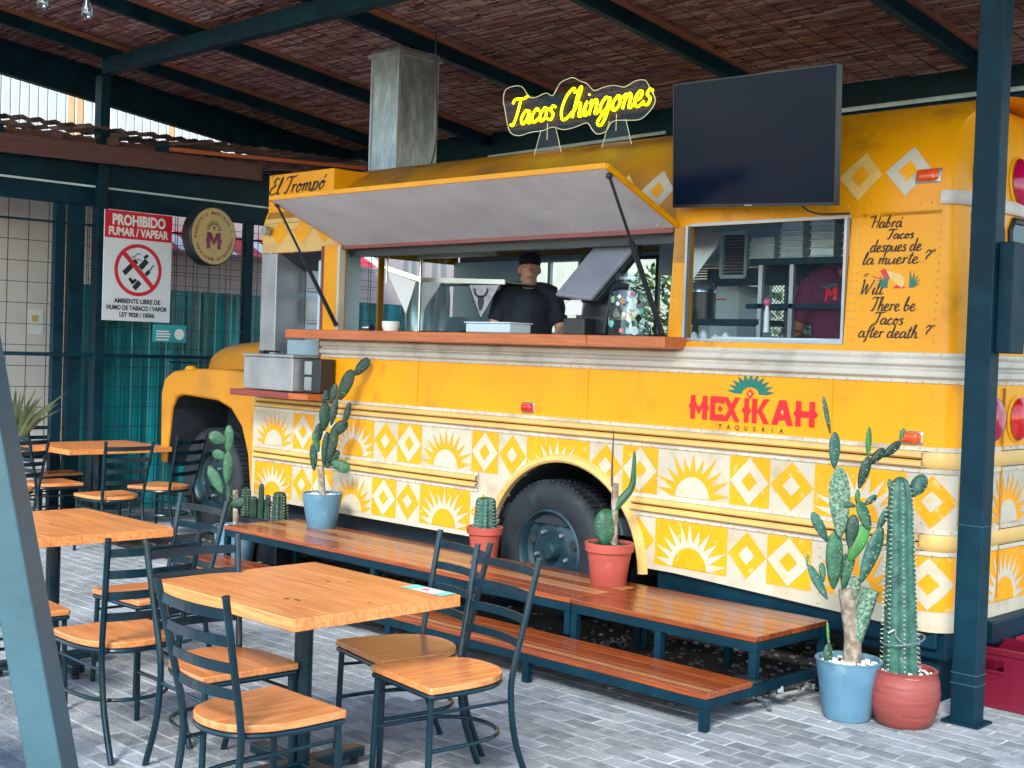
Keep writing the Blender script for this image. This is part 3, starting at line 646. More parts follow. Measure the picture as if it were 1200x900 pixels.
# wheels
def wheel(cx, cz, y, r_, rr, parent=bus):
    t = MB(); W_ = .25
    t.lathe([(rr, y+.03), (rr+.012, y+.008), (rr+.05, y-.004), (r_-.07, y-.012), (r_-.03, y), (r_-.004, y+.025), (r_, y+.05), (r_, y+W_-.03), (r_-.04, y+W_), (rr, y+W_)], 48, (cx, 0, cz), 'Y')
    t.v = [(v[0], v[1], v[2]) for v in t.v]
    ty = t.build('tyre', 'tyre', parent, smooth=True)
    tr = MB()
    for i in range(64):
        g = 2*PI*i/64; c, s_ = math.cos(g), math.sin(g)
        for yy in (y+.03, y+.14):
            T = Matrix.Translation((cx+c*(r_+.001), yy+.04, cz+s_*(r_+.001))) @ Matrix.Rotation(-g, 4, 'Y')
            tr.box(-.008, .008, -.035, .04, -.012, .012, T)
    tr.build('tread_block', 'tyre', ty, kind='stuff')
    rm = MB(); 
    rm.lathe([(rr+.012, y+.012), (rr-.004, y+.004), (rr-.018, y+.02), (rr-.03, y+.06), (rr-.06, y+.075), (rr-.11, y+.05), (rr-.15, y+.055), (rr-.165, y+.06), (.0, y+.06)], 40, (cx, 0, cz), 'Y')
    ri = rm.build('rim', 'rim', parent, smooth=True)
    for i in range(5):
        g = 2*PI*i/5+.3; h = MB(); h.lathe([(.033, y+.052), (.030, y+.046), (.0, y+.0465)], 14, (cx+(rr-.075)*math.cos(g), 0, cz+(rr-.075)*math.sin(g)), 'Y'); h.build('hand_hole', 'black_void', ri)
        g += .6; h = MB(); h.lathe([(.0, y+.03), (.012, y+.03), (.014, y+.05), (.014, y+.06)], 6, (cx+(rr-.125)*math.cos(g), 0, cz+(rr-.125)*math.sin(g)), 'Y'); h.build('wheel_nut', 'stainless_dull', ri)
    h = MB(); h.lathe([(.0, y-.005), (.05, y-.005), (.062, y+.01), (.066, y+.06)], 20, (cx, 0, cz), 'Y'); h.build('hub', 'rim', ri, smooth=True)
wheel(-5.64, .43, 6.12, .45, .26); wheel(-9.72, .50, 6.20, .45, .26)
m = MB(); m.lathe([(.45, 6.45), (.45, 6.7), (.2, 6.7)], 32, (-5.64, 0, .43), 'Y'); m.build('tyre', 'tyre', bus, smooth=True)
# under-body
m = MB(); m.box(-8.9, -6.3, 6.22, 6.30, .22, .5); m.box(-4.8, -3.5, 6.22, 6.3, .22, .5); m.box(-8.9, -3.1, 6.9, 7.0, .3, .6); m.box(-8.9, -3.1, 7.5, 7.6, .3, .6); m.box(-8.94, -2.95, 6.16, 8.3, .60, .70)
m.build('chassis', 'black_void', bus)
m = MB(); m.box(-8.9, -2.97, 7.05, 7.09, .12, .715); m.build('chassis', 'black_void', bus)
m = MB(); m.box(-4.75, -2.98, 6.13, 6.19, .28, .47); m.build('sill_beam', 'steel_navy', bus, bevel=.01)
m = MB(); m.box(-3.42, -2.94, 6.16, 6.45, .225, .385); m.build('rear_bumper', 'steel_navy', bus, bevel=.012)
m = MB(); m.box(-3.16, -2.99, 6.2, 6.34, .0, .222); m.build('support_leg', 'steel_navy', bus, bevel=.01)
m = MB(); m.box(-2.93, -2.85, 6.5, 8.3, .28, .40); m.build('rear_bumper', 'steel_navy', bus, bevel=.01)
# front fender and bonnet
fo = [(-10.37, .60), (-10.45, .60), (-10.47, 1.22), (-10.42, 1.36), (-10.28, 1.43), (-10.0, 1.46), (-9.6, 1.475), (-8.97, 1.46), (-8.97, .46), (-9.03, .46), (-9.08, .78), (-9.18, 1.0), (-9.34, 1.14), (-9.55, 1.20), (-10.1, 1.225), (-10.22, 1.20), (-10.29, 1.10)]
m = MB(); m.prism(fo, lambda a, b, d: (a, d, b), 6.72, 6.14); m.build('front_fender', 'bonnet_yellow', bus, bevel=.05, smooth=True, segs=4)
m = MB(); ar = [fo[0]] + fo[:8:-1]; ar = [((p[0]+9.72)*.985-9.72, (p[1]-.6)*.985+.6) for p in ar]; m.grid(lambda i, j: (ar[int(i)][0], 6.165+j*.6, ar[int(i)][1]), list(range(len(ar))), [0, 1]); m.build('wheel_well', 'black_void', bus)
m = MB(); m.prism([(-10.3, .62), (-9.05, .5), (-9.05, 1.15), (-10.25, 1.2)], lambda a, b, d: (a, d, b), 6.75, 6.72); m.build('wheel_well', 'black_void', bus)
def hoodp(s, i):
    X = -8.95-s*1.36; w_ = .90*(1-.10*s) * (1-max(0, s-.86)**2*9); top = 1.79-.10*s-max(0, s-.82)**2*4.5; g = PI*i/16
    c, q = math.cos(g), math.sin(g)
    return (X, 7.25+w_*(abs(c)**.45)*(1 if c > 0 else -1), 1.32+(top-1.32)*(q**.42 if q > 0 else 0))
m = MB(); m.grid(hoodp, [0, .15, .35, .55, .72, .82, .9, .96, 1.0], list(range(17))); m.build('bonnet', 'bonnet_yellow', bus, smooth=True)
m = MB(); m.box(-10.25, -9.9, 6.8, 7.95, .55, 1.42); m.build('grille', 'brown_yellow', bus, bevel=.05, segs=3)
m = MB(); m.ell((-10.20, 6.28, 1.45), (.07, .05, .035), 14, 8); m.build('marker_lamp', 'bus_yellow', bus, smooth=True)
# side lamps
def lampbox(name, u, z, w_, h_, mt, par=bus, frame='stainless_dull'):
    b0 = MB(); b0.grid(lambda a, b: S(u+a*w_/2*1.12, z+b*h_/2*1.25, .002+.012*(1-max(abs(a), abs(b))**4)), lin(-1, 1, .25), lin(-1, 1, .25)); bz = b0.build(name, frame, par, smooth=True)
    b1 = MB(); b1.grid(lambda a, b: S(u+a*w_/2*(1-.12*b*b), z+b*h_/2*(1-.05*a*a), .008+.03*(1-max(abs(a), abs(b))**6)), lin(-1, 1, .125), lin(-1, 1, .25)); b1.build('lens', mt, bz, smooth=True)
lampbox('amber_lamp', -3.145, 1.338, .115, .055, 'amber_lens'); lampbox('amber_lamp', -3.14, 2.665, .125, .06, 'amber_lens'); lampbox('red_lamp', -5.83, 1.345, .10, .055, 'red_lens')
# rear end details (seen past the post)
ER = XC+UC
def rearpt(y, z, off=0): return S(ER+(y-6.23), z, off)
for yc, zc, r_, mt_n in ((6.385, 2.70, .13, 'red_lens'), (6.84, 2.70, .13, 'magenta_lens'), (6.83, 1.437, .115, 'red_lens'), (6.52, 1.437, .115, 'magenta_lens')):
    b0 = MB(); b0.grid(lambda a, b: rearpt(yc+a*(r_+.014)*math.cos(b), zc+a*(r_+.014)*math.sin(b), .004+.02*(1-a**4)), [0, .5, .8, .95, 1], lin(0, 2*PI, .35)); bz = b0.build('rear_lamp', 'bus_yellow', bus, smooth=True)
    b1 = MB(); b1.grid(lambda a, b: rearpt(yc+a*r_*math.cos(b), zc+a*r_*math.sin(b), .02+.04*(1-a**3)), [0, .3, .6, .8, .95, 1], lin(0, 2*PI, .3)); b1.build('lens', mt_n, bz, smooth=True)
for ya, yb in ((6.30, 6.60), (6.70, 7.30), (7.42, 7.9)):
    fr = MB(); pts = [(ya+.04, 1.86), (yb-.04, 1.86), (yb, 1.92), (yb, 2.43), (yb-.05, 2.49), (ya+.05, 2.49), (ya, 2.43), (ya, 1.92)]
    fr.tube([rearpt(a, b, .006) for a, b in pts], .018, 6, closed=True); f_ = fr.build('rear_window', 'plastic_black', bus, smooth=True)
    gm = MB(); gm.add([rearpt(a, b, .004) for a, b in pts], [tuple(range(8))]); gm.build('pane', 'glass_dark', f_)
rail('white_rail', [(2.515, 0), (2.516, .02), (2.53, .03), (2.565, .03), (2.585, .02), (2.586, 0)], [(ER+.02, EU)], 'rail_white')
m = MB(); m.grid(lambda u, z: S(u, z), lin(ER, EU, .3), [1.76, 1.84]); m.build('rear_panel', 'bus_yellow', bus)
m = MB(); m.grid(lambda u, z: S(u, z), lin(ER, EU, .3), [1.84, 2.47]); m.build('rear_panel', 'bus_yellow', bus)
for yy in (6.65, 7.35):
    m = MB(); m.box(XR, XR+.012, yy-.004, yy+.004, .5, 1.6); m.build('door_seam', 'brown_yellow', bus)
# service openings: frames
def winframe(x0, x1, z0, z1, y, t=.022, d=.03, mt='stainless_dull', gl=None, mid=()):
    fr = MB()
    for q in ((x0, x1, z0, z0+t), (x0, x1, z1-t, z1), (x0, x0+t, z0+t, z1-t), (x1-t, x1, z0+t, z1-t)) + tuple((a-.008, a+.008, z0+t, z1-t) for a in mid): fr.box(q[0], q[1], y+(q[2]-1.76)*.06, y+d+(q[2]-1.76)*.06, q[2], q[3])
    f_ = fr.build('window_frame', mt, bus)
    if gl:
        gm = MB(); gm.add([(x0, y+d/2+(z0-1.76)*.06, z0), (x1, y+d/2+(z0-1.76)*.06, z0), (x1, y+d/2+(z1-1.76)*.06, z1), (x0, y+d/2+(z1-1.76)*.06, z1)], [(0,1,2,3)]); gm.build('pane', gl, f_)
winframe(-4.612, -3.558, 1.803, 2.488, 6.098, .016, gl='glass')
m = MB(); m.box(-7.87, -4.72, 6.12, 6.18, 2.44, 2.468); m.build('hatch_lintel', 'shelf_wood', bus)
m = MB(); m.box(-7.87, -4.72, 6.2, 6.24, 2.385, 2.438); m.build('hatch_lintel', 'plastic_black', bus)
# awning flap over the hatch
aw = MB()
A0, A1, A2, A3 = (-7.84, 6.125, 2.462), (-4.70, 6.125, 2.468), (-4.70, 5.47, 2.735), (-7.84, 5.43, 2.735)
nrm = (Vector(A1)-Vector(A0)).cross(Vector(A3)-Vector(A0)).normalized()
nrm = nrm if nrm.z > 0 else -nrm
vs = [Vector(p) for p in (A0, A1, A2, A3)]; aw.add(vs+[p+nrm*.028 for p in vs], [(3,2,1,0),(4,5,6,7),(0,1,5,4),(1,2,6,5),(2,3,7,6),(3,0,4,7)])
af = aw.build('awning_flap', 'grey_paint', bus)
for p, q in ((A3, A2), (A2, A1), (A0, A3)):
    m = MB(); m.frame(Vector(p)+nrm*.016, Vector(q)+nrm*.016, .022, .034); m.build('flap_edge', 'bus_yellow', af, bevel=.004)
m = MB(); m.add([p+nrm*.031 for p in vs], [(0,1,2,3)]); m.build('flap_skin', 'bus_yellow', af)
for i in range(14):
    t = (i+.5)/14
    for e, (P, Q) in enumerate(((A3, A2), (A0, A1))):
        p = Vector(P).lerp(Vector(Q), t) + (Vector(A1)-Vector(A2)).normalized()*(.05 if e == 0 else -.04); m = MB() if (i, e) == (0, 0) else m
        m.ell(p-nrm*.001, (.007, .007, .004), 6, 4)
m.build('screw', 'rail_white', af)
for (P, Q) in (((-7.83, 5.49, 2.71), (-7.85, 6.07, 1.87)), ((-4.715, 5.52, 2.70), (-4.73, 6.06, 1.85))):
    P, Q = Vector(P), Vector(Q); s_ = MB(); s_.tube([P, P.lerp(Q, .42)], .009, 8); s_.tube([P.lerp(Q, .40), Q], .0165, 10); s_.ell(P, (.02, .02, .02), 8, 5); s_.ell(Q, (.02, .02, .02), 8, 5)
    s_.build('gas_strut', 'plastic_black', bus, smooth=True)
# counters
ct = MB(); ct.box(-8.26, -5.18, 5.90, 6.16, 1.752, 1.822); ct.build('counter_board', 'counter_wood', bus, bevel=.006)
ct = MB(); ct.box(-5.176, -4.58, 5.90, 6.16, 1.752, 1.822); ct.build('counter_board', 'counter_wood', bus, bevel=.006)
sh = MB(); sh.box(-8.84, -8.06, 5.80, 6.2, 1.290, 1.338); sh.build('side_shelf', 'shelf_wood', bus, bevel=.005)
sh = MB(); sh.box(-8.055, -7.82, 5.80, 6.09, 1.292, 1.336); sh.build('side_shelf', 'counter_wood', bus, bevel=.005)
# hatch at the front: steel cabinet
m = MB(); m.box(-8.93, -8.72, 6.13, 6.5, 1.3, 2.435); m.build('cabinet_side', 'stainless_dull', bus, bevel=.006)
cb = MB(); cb.box(-8.71, -8.33, 6.42, 6.5, 1.3, 2.435); cbo = cb.build('cabinet_back', 'interior', bus)
for z0, z1 in ((2.14, 2.33), (1.88, 2.09), (1.64, 1.83)):
    m = MB(); m.box(-8.665, -8.40, 6.385, 6.415, z0, z1); m.box(-8.64, -8.425, 6.375, 6.385, z0+.025, z1-.025); m.build('drawer', 'stainless_dull', cbo, bevel=.008)
m = MB(); m.box(-8.325, -8.105, 6.25, 6.5, 1.3, 2.435); m.build('cabinet_side', 'interior_pale', bus, bevel=.004)
m = MB(); m.add([(-8.72, 6.16, 2.435), (-8.1, 6.16, 2.435), (-8.1, 6.42, 2.26), (-8.72, 6.42, 2.30)], [(0,1,2,3)]); m.build('cabinet_hood', 'plastic_black', bus)
# signboard on the roof
sb = MB(); sb.box(-8.96, -8.10, 6.20, 6.95, 2.74, 3.085); sbo = sb.build('roof_signboard', 'bus_yellow', bus, bevel=.008)
m = MB(); script(m, "El Trompo'", -8.955, 2.918, .135, lambda a, b: (a, 6.195, b), .0066, slant=.35, rise=.02, fit=.74); m.build('lettering', 'ink_black', sbo)
m = MB(); m.lathe([(0, 6.075), (.035, 6.075), (.04, 6.12)], 16, (-8.84, 0, 2.62), 'Y'); m.build('marker_lamp', 'stainless_dull', bus)
# lettering and logo
def fl(off): return lambda a, b: S(a, b, off)
PN = fl(.003); PB = fl(.0028)
L = MB()
def word(t, x, z, sz, w_): script(L, t, x, z, sz, PN, .0037, slant=.2, fit=w_)
word('"Habra\'', -3.455, 2.412, .062, .19); word('Tacos', -3.345, 2.352, .050, .15); word('despues de', -3.435, 2.287, .066, .285); word('la muerte..?"', -3.475, 2.222, .066, .395)
word('=', -3.475, 2.125, .05, .03); word('Will', -3.475, 2.066, .075, .13); word('There be', -3.41, 1.980, .072, .25); word('Tacos', -3.39, 1.910, .064, .17); word('after death...?"', -3.47, 1.842, .066, .415)
for k, v in enumerate(L.v): pass
L.build('lettering', 'ink_black', bus)
PC = [0]
def poly(mb, pts, fn):
    PC[0] = (PC[0]+1) % 12; d = PC[0]*.00022
    mb.add([fn(a, b)+Vector((0, -d, 0)) for a, b in pts], [tuple(range(len(pts)))])
# hand with cuff over an agave
hg, hr, hs = MB(), MB(), MB()
def T2(x, z): return (-3.265+x*.9, 2.128+z)
for cx, sg in ((-.075, -1), (.085, 1)):
    for i in range(5):
        g = PI/2+sg*(-1)*(-.15+i*.33)*1; dx, dz = math.cos(g), math.sin(g); l = .095-.008*i
        b0, b1 = T2(cx-sg*.0-.012, -.03), T2(cx+.012, -.03)
        poly(hg, [b0, b1, T2(cx+dx*l*1.05, -.03+dz*l)], PN)
poly(hr, [T2(-.16, .028), T2(-.10, .012), T2(-.10, .018), T2(-.16, .033)], PB); poly(hr, [T2(-.115, .06), T2(-.075, .005), T2(-.045, .02), T2(-.085, .072)], PN)
poly(hs, [T2(-.075, .06), T2(-.045, .015), T2(0, -.015), T2(.03, -.03), T2(.045, -.01), T2(.04, .02), T2(.01, .045), T2(-.03, .05)], fl(.0032)); poly(hr, [T2(-.03, -.032), T2(.05, -.032), T2(.02, -.0)], PB)
hg.build('agave_emblem', 'paint_green', bus); hr.build('cuff_emblem', 'paint_red', bus); hs.build('hand_emblem', 'paint_pale', bus)
# logo
lg = MB(); Z0, HL = 1.352, .138
def lp(pts, x, w_): poly(lg, [(x+a*w_, Z0+b*HL) for a, b in pts], PN)
def dm(x, z, r_, mb=lg, fn=PN): poly(mb, [(x-r_, z), (x, z-r_*1.15), (x+r_, z), (x, z+r_*1.15)], fn)
def bar(x, w_, a0, b0, a1, b1, t=.24): lp([(a0-t/2, b0), (a0+t/2, b0), (a1+t/2, b1), (a1-t/2, b1)], x, w_)
X = -4.53; wd = .125                                     # M E X I K A H
bar(X, wd, .16, 0, .16, 1, .27); bar(X, wd, .84, 0, .84, 1, .27); lp([(.2, 1), (.42, .45+.1), (.58, .55), (.8, 1), (.8, .62), (.5, .2), (.2, .62)], X, wd); dm(X+.005, Z0+.55*HL, .017); dm(X+wd-.003, Z0+.5*HL, .017)
X = -4.39; bar(X, wd*.8, .2, 0, .2, 1, .34); lp([(.1, 1), (1, 1), (1, .72), (.1, .76)], X, wd*.8); lp([(.1, 0), (1, 0), (1, .27), (.1, .24)], X, wd*.8); dm(X+wd*.58, Z0+.5*HL, .017)
X = -4.30; lp([(0, 0), (.3, 0), (1, 1), (.7, 1)], X, .115); lp([(.72, 0), (1.02, 0), (.28, 1), (-.02, 1)], X, .115)
X = -4.165; bar(X, .05, .5, 0, .5, 1, .62); dm(X+.025, Z0+.5*HL, .034); X = -4.105
bar(X, .11, .16, 0, .16, 1, .30); lp([(.25, .4), (.7, 1), (1.05, 1), (.5, .45)], X, .11); lp([(.3, .55), (.55, .62), (1.08, 0), (.72, 0)], X, .11)
X = -3.975; lp([(0, 0), (.28, 0), (.62, 1), (.34, 1)], X, .14); lp([(.72, 0), (1.0, 0), (.66, 1), (.38, 1)], X, .14); lp([(.2, .2), (.8, .2), (.74, .42), (.26, .42)], X, .14)
X = -3.825; bar(X, wd, .16, 0, .16, 1, .27); bar(X, wd, .84, 0, .84, 1, .27); lp([(.2, .36), (.8, .36), (.8, .62), (.2, .62)], X, wd); dm(X+.003, Z0+.5*HL, .017); dm(X+wd, Z0+.5*HL, .017)
lg.build('logo_letters', 'paint_red', bus)
sbm = MB(); c = (-4.118, 1.512)
for i in range(11):
    g0 = PI*(i)/11; g1 = PI*(i+1)/11; gm = (g0+g1)/2
    q = lambda g, r_: (c[0]+r_*1.25*math.cos(g), c[1]+r_*.9*math.sin(g))
    poly(sbm, [q(g0, .045), q(g0, .088), q(gm, .13), q(g1, .088), q(g1, .045)], PN)
sbm.build('logo_sunburst', 'paint_green', bus)
dmm = MB(); dm(c[0]-.002, c[1]+.002, .026, dmm); dmm.build('logo_diamond', 'paint_red', bus); dmm = MB(); dm(c[0]-.002, c[1]+.002, .011, dmm, fl(.005)); dmm.build('logo_diamond', 'paint_pale', bus)
dmm = MB(); dm(-3.975+.07, Z0+.52*HL, .011, dmm, fl(.005)); dmm.build('logo_diamond', 'paint_pale', bus)
tm = MB()
for i, ch in enumerate('TAQUERIA'): puttext(tm, ch, .036, (lambda i: lambda a, b: S(-4.315+i*.058+a, 1.308+b, .003))(i), bold=.0006)
tm.build('logo_letters', 'paint_dark', bus)
# ================================================================== THINGS ON AND IN THE BUS
FLOOR = .76
# duct
d = thing('exhaust_duct', 'square galvanised exhaust duct rising from the bus roof to the canopy', 'duct', (-8.3, 7.1, 2.95))
m = MB(); m.box(-8.50, -8.16, 6.88, 7.30, 2.95, 4.17); m.build('duct_shaft', 'galvanised', d, bevel=.006)
m = MB(); m.box(-8.17, -8.153, 6.87, 6.90, 3.0, 4.16); m.box(-8.17, -8.153, 7.28, 7.31, 3.0, 4.16); m.box(-8.51, -8.49, 6.87, 6.89, 3.0, 4.16); m.build('corner_seam', 'stainless_dull', d)
m = MB(); m.box(-8.53, -8.13, 6.85, 7.33, 4.10, 4.13); m.build('flange', 'stainless_dull', d)
cb = MB(); cb.tube(cr([(-7.75, 6.9, 4.20), (-7.73, 6.9, 3.8), (-7.70, 6.9, 3.4), (-7.76, 6.9, 3.16)], 8), .007, 6)
tag(cb.build('hanging_cable', 'plastic_black', smooth=True), 'thin black cable hanging from the canopy beside the exhaust duct', 'cable')
# television
tvc = Vector((-4.055, 5.90, 2.887)); yaw, tl, ro_ = -.195, .10, -.064
a_ = Vector((math.cos(yaw), math.sin(yaw), 0)); nn = Vector((math.sin(yaw), -math.cos(yaw), 0)); u_ = math.cos(tl)*Vector((0,0,1))+math.sin(tl)*nn
aa = math.cos(ro_)*a_+math.sin(ro_)*u_; uu = -math.sin(ro_)*a_+math.cos(ro_)*u_; nf = aa.cross(uu)
TM = Matrix((aa, uu, nf)).transposed().to_4x4(); TM.translation = tvc
tv = thing('television', 'big black flat television switched off, mounted high on the bus side', 'television', tvc)
m = MB(); m.box(-.615, .615, -.352, .352, -.035, -.002, TM); m.build('casing', 'screen_bezel', tv, bevel=.004)
m = MB(); m.box(-.607, .607, -.334, .345, -.001, .0015, TM); m.build('screen', 'screen', tv)
m = MB()
for q in ((-.615, .615, .345, .352), (-.615, .615, -.352, -.335), (-.615, -.608, -.335, .345), (.608, .615, -.335, .345)): m.box(*q, -.002, .004, TM)
m.build('bezel', 'screen_bezel', tv)
m = MB(); m.box(-.03, .03, -.347, -.341, .004, .0045, TM); m.build('badge', 'stainless_dull', tv)
m = MB(); m.box(-.2, .2, -.15, .15, -.10, -.036, TM); m.frame(tvc+Vector((0,.09,0)), tvc+Vector((.0,.45,-.05)), .08, .08); m.frame(tvc+Vector((-.2,.08,.1)), tvc+Vector((-.2,.5,-.0)), .04, .04); m.build('wall_bracket', 'plastic_black', tv)
m = MB(); m.tube(cr([(-3.80, 5.99, 2.60), (-3.79, 6.02, 2.54), (-3.74, 6.09, 2.50), (-3.56, 6.13, 2.495)], 6), .005, 6); m.build('power_lead', 'plastic_black', tv)
# neon sign
ne = thing('neon_sign', 'yellow neon lettering on a clear cloud-shaped board standing on the bus roof', 'neon sign', (-5.9, 6.55, 3.08))
NF = lambda a, b: (a, 6.53, b)
m = MB(); script(m, 'Tacos', -6.52, 3.30, .19, NF, 0, slant=.2, tube=.0085, fit=.43, rise=.02); m.build('neon_lettering', 'neon', ne, smooth=True); m = MB(); script(m, 'Chingones', -6.045, 3.295, .20, NF, 0, slant=.2, tube=.0085, fit=.80, rise=.03)
m.build('neon_lettering', 'neon', ne, smooth=True)
ol = cr([(-6.61, 3.493), (-6.596, 3.565), (-6.512, 3.585), (-6.427, 3.569), (-6.357, 3.495), (-6.291, 3.482), (-6.194, 3.5), (-6.129, 3.475), (-6.069, 3.55), (-6.007, 3.571), (-5.944, 3.575), (-5.881, 3.544), (-5.819, 3.52), (-5.756, 3.467), (-5.667, 3.479), (-5.579, 3.48), (-5.49, 3.458), (-5.406, 3.486), (-5.321, 3.482), (-5.276, 3.422), (-5.231, 3.351), (-5.256, 3.294), (-5.338, 3.237), (-5.423, 3.235), (-5.538, 3.246), (-5.596, 3.235), (-5.638, 3.183), (-5.712, 3.173), (-5.759, 3.206), (-5.807, 3.256), (-5.913, 3.238), (-6.022, 3.231), (-6.118, 3.258), (-6.214, 3.243), (-6.329, 3.242), (-6.445, 3.229), (-6.531, 3.261), (-6.569, 3.344), (-6.589, 3.418)], 3, True)
m = MB(); m.add([(a, 6.55, b) for a, b in ol], [tuple(range(len(ol)))]); m.build('clear_board', 'acrylic', ne)
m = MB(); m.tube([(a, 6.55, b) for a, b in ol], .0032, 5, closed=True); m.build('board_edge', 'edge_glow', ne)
for x in (-6.17, -5.55):
    m = MB(); m.add([(x-.13, 6.56, 3.075), (x+.13, 6.56, 3.075), (x+.07, 6.56, 3.25), (x-.07, 6.56, 3.25)], [(0,1,2,3)]); f_ = m.build('clear_foot', 'acrylic', ne)
    m = MB(); m.tube([(x-.13, 6.56, 3.075), (x-.07, 6.56, 3.25)], .003, 4); m.tube([(x+.13, 6.56, 3.075), (x+.07, 6.56, 3.25)], .003, 4); m.tube([(x-.01, 6.56, 3.18), (x-.01, 6.56, 3.29)], .003, 4); m.build('foot_edge', 'edge_glow', f_)
# steel box on the side shelf
bx = thing('steel_box', 'plain grey steel box with a small handle on the dark red side shelf', 'metal box', (-8.38, 6.0, 1.338))
m = MB(); m.box(-8.74, -8.09, 5.86, 6.25, 1.345, 1.60); m.build('box_body', 'stainless_dull', bx, bevel=.006)
m = MB(); m.box(-8.75, -8.08, 5.85, 6.26, 1.602, 1.625); m.build('lid', 'stainless_dull', bx, bevel=.005)
m = MB(); m.tube([(-8.60, 5.95, 1.63), (-8.58, 5.94, 1.645), (-8.35, 5.94, 1.645), (-8.33, 5.95, 1.63)], .008, 6); m.box(-8.63, -8.56, 5.92, 5.97, 1.626, 1.65); m.build('handle', 'plastic_black', bx)
bx = thing('black_cooker', 'small black cooker with vents beside the steel box on the side shelf', 'cooker', (-7.97, 5.98, 1.338))
m = MB(); m.box(-8.06, -7.86, 5.95, 6.09, 1.34, 1.60); m.build('cooker_body', 'plastic_black', bx, bevel=.008)
m = MB(); m.box(-8.05, -7.96, 5.942, 5.949, 1.36, 1.46); m.box(-8.05, -7.96, 5.942, 5.949, 1.48, 1.58); m.build('vent', 'stainless_dull', bx)
# things on the hatch counter
def cylthing(name, label, cat, loc, prof, mt, part, n=20):
    t = thing(name, label, cat, loc); m = MB(); m.lathe(prof, n, loc); m.build(part, mt, t, smooth=True); return t
cylthing('salsa_bowl', 'small white bowl at the left end of the hatch counter', 'bowl', (-7.12, 6.0, 1.822), [(0, .0), (.05, 0), (.062, .03), (.064, .07), (.058, .07), (.05, .012), (0, .012)], 'paper', 'bowl')
tr = thing('food_tray', 'pale rectangular takeaway tray on the hatch counter in front of the worker', 'tray', (-6.06, 6.0, 1.822))
m = MB(); m.box(-6.27, -5.86, 5.93, 6.13, 1.824, 1.885); m.build('tray_body', 'interior_pale', tr, bevel=.008)
m = MB(); m.box(-6.28, -5.85, 5.92, 6.14, 1.886, 1.894); m.build('tray_rim', 'plastic_white', tr, bevel=.003)
sn = thing('salt_shaker', 'steel shaker lying at the left end of the hatch counter', 'shaker', (-7.42, 6.03, 1.822))
m = MB(); m.lathe([(0, -.04), (.02, -.04), (.02, .03), (.012, .04), (0, .04)], 12, (-7.42, 6.03, 1.845), 'X'); m.build('shaker_body', 'stainless', sn, smooth=True)
m = MB(); m.lathe([(0, .04), (.024, .04), (.024, .055), (0, .055)], 12, (-7.42, 6.03, 1.845), 'X'); m.build('cap', 'plastic_black', sn)
# point of sale terminal
ps = thing('payment_terminal', 'tall slanted grey payment terminal on the hatch counter, seen from behind', 'terminal', (-5.250, 6.1, 1.822))
def quadprism(mb, A, th): 
    A = [Vector(p) for p in A]; n_ = (A[1]-A[0]).cross(A[3]-A[0]).normalized()*th; mb.add(A+[p+n_ for p in A], [(3,2,1,0),(4,5,6,7),(0,1,5,4),(1,2,6,5),(2,3,7,6),(3,0,4,7)])
m = MB(); quadprism(m, [(-5.610, 6.10, 2.06), (-5.310, 6.10, 2.03), (-5.150, 6.34, 2.385), (-5.470, 6.34, 2.41)], .035); m.build('back_shell', 'plastic_grey', ps, bevel=.012)
m = MB(); quadprism(m, [(-5.610, 6.145, 2.045), (-5.290, 6.145, 2.015), (-5.130, 6.385, 2.37), (-5.450, 6.385, 2.395)], .045); m.build('screen_unit', 'plastic_black', ps, bevel=.008)
m = MB(); m.add([(-5.510, 6.20, 1.83), (-5.290, 6.20, 1.83), (-5.290, 6.34, 1.83), (-5.510, 6.34, 1.83), (-5.450, 6.20, 2.10), (-5.250, 6.20, 2.08), (-5.200, 6.33, 2.16), (-5.410, 6.33, 2.18)], [(3,2,1,0),(4,5,6,7),(0,1,5,4),(1,2,6,5),(2,3,7,6),(3,0,4,7)]); m.build('stand', 'plastic_black', ps, bevel=.01)
m = MB(); m.add([(-5.530, 6.09, 1.95), (-5.390, 6.09, 1.95), (-5.390, 6.10, 2.02), (-5.420, 6.11, 2.045), (-5.500, 6.11, 2.045), (-5.530, 6.10, 2.02)], [(0,1,2,3,4,5)]); m.build('receipt', 'paper', ps)
m = MB(); m.box(-5.55, -5.37, 6.10, 6.19, 1.824, 1.93); m.build('printer', 'plastic_black', ps, bevel=.008)
m = MB(); m.frame((-5.550, 6.092, 2.10), (-5.420, 6.30, 2.36), .004, .012); m.build('vent_slot', 'plastic_black', ps)
# tip jar
jr = thing('tip_jar', 'glass jar covered in stickers on the hatch counter beside the right gas strut', 'jar', (-5.0, 6.08, 1.822))
m = MB(); m.lathe([(.0, .0), (.115, .0), (.12, .02), (.12, .26), (.105, .30), (.085, .32), (.08, .36), (.085, .37), (.08, .372)], 24, (-5.0, 6.08, 1.824)); m.build('jar_body', 'jar_glass', jr, smooth=True)
def jst(g, z, r_, mt, shape=12):
    m = MB(); m.add([(-5.0+.1215*math.sin(g+r_*8*math.cos(a)), 6.08-.1215*math.cos(g+r_*8*math.cos(a)), z+r_*math.sin(a)) for a in [2*PI*i/shape for i in range(shape)]], [tuple(range(shape))]); m.build('sticker', mt, jr)
rr_ = random.Random(5)
for k in range(26): jst(rr_.uniform(-1.1, 1.4), rr_.uniform(1.85, 2.08), rr_.uniform(.012, .03), rr_.choice(['paper', 'plastic_black', 'sticker_pink', 'sticker_mint', 'paint_orange', 'interior_pale', 'plastic_grey', 'paper', 'plastic_black', 'sticker_green']), rr_.choice([4, 5, 7, 12]))
jst(.0, 1.965, .045, 'plastic_black')
for i in range(9):
    pass
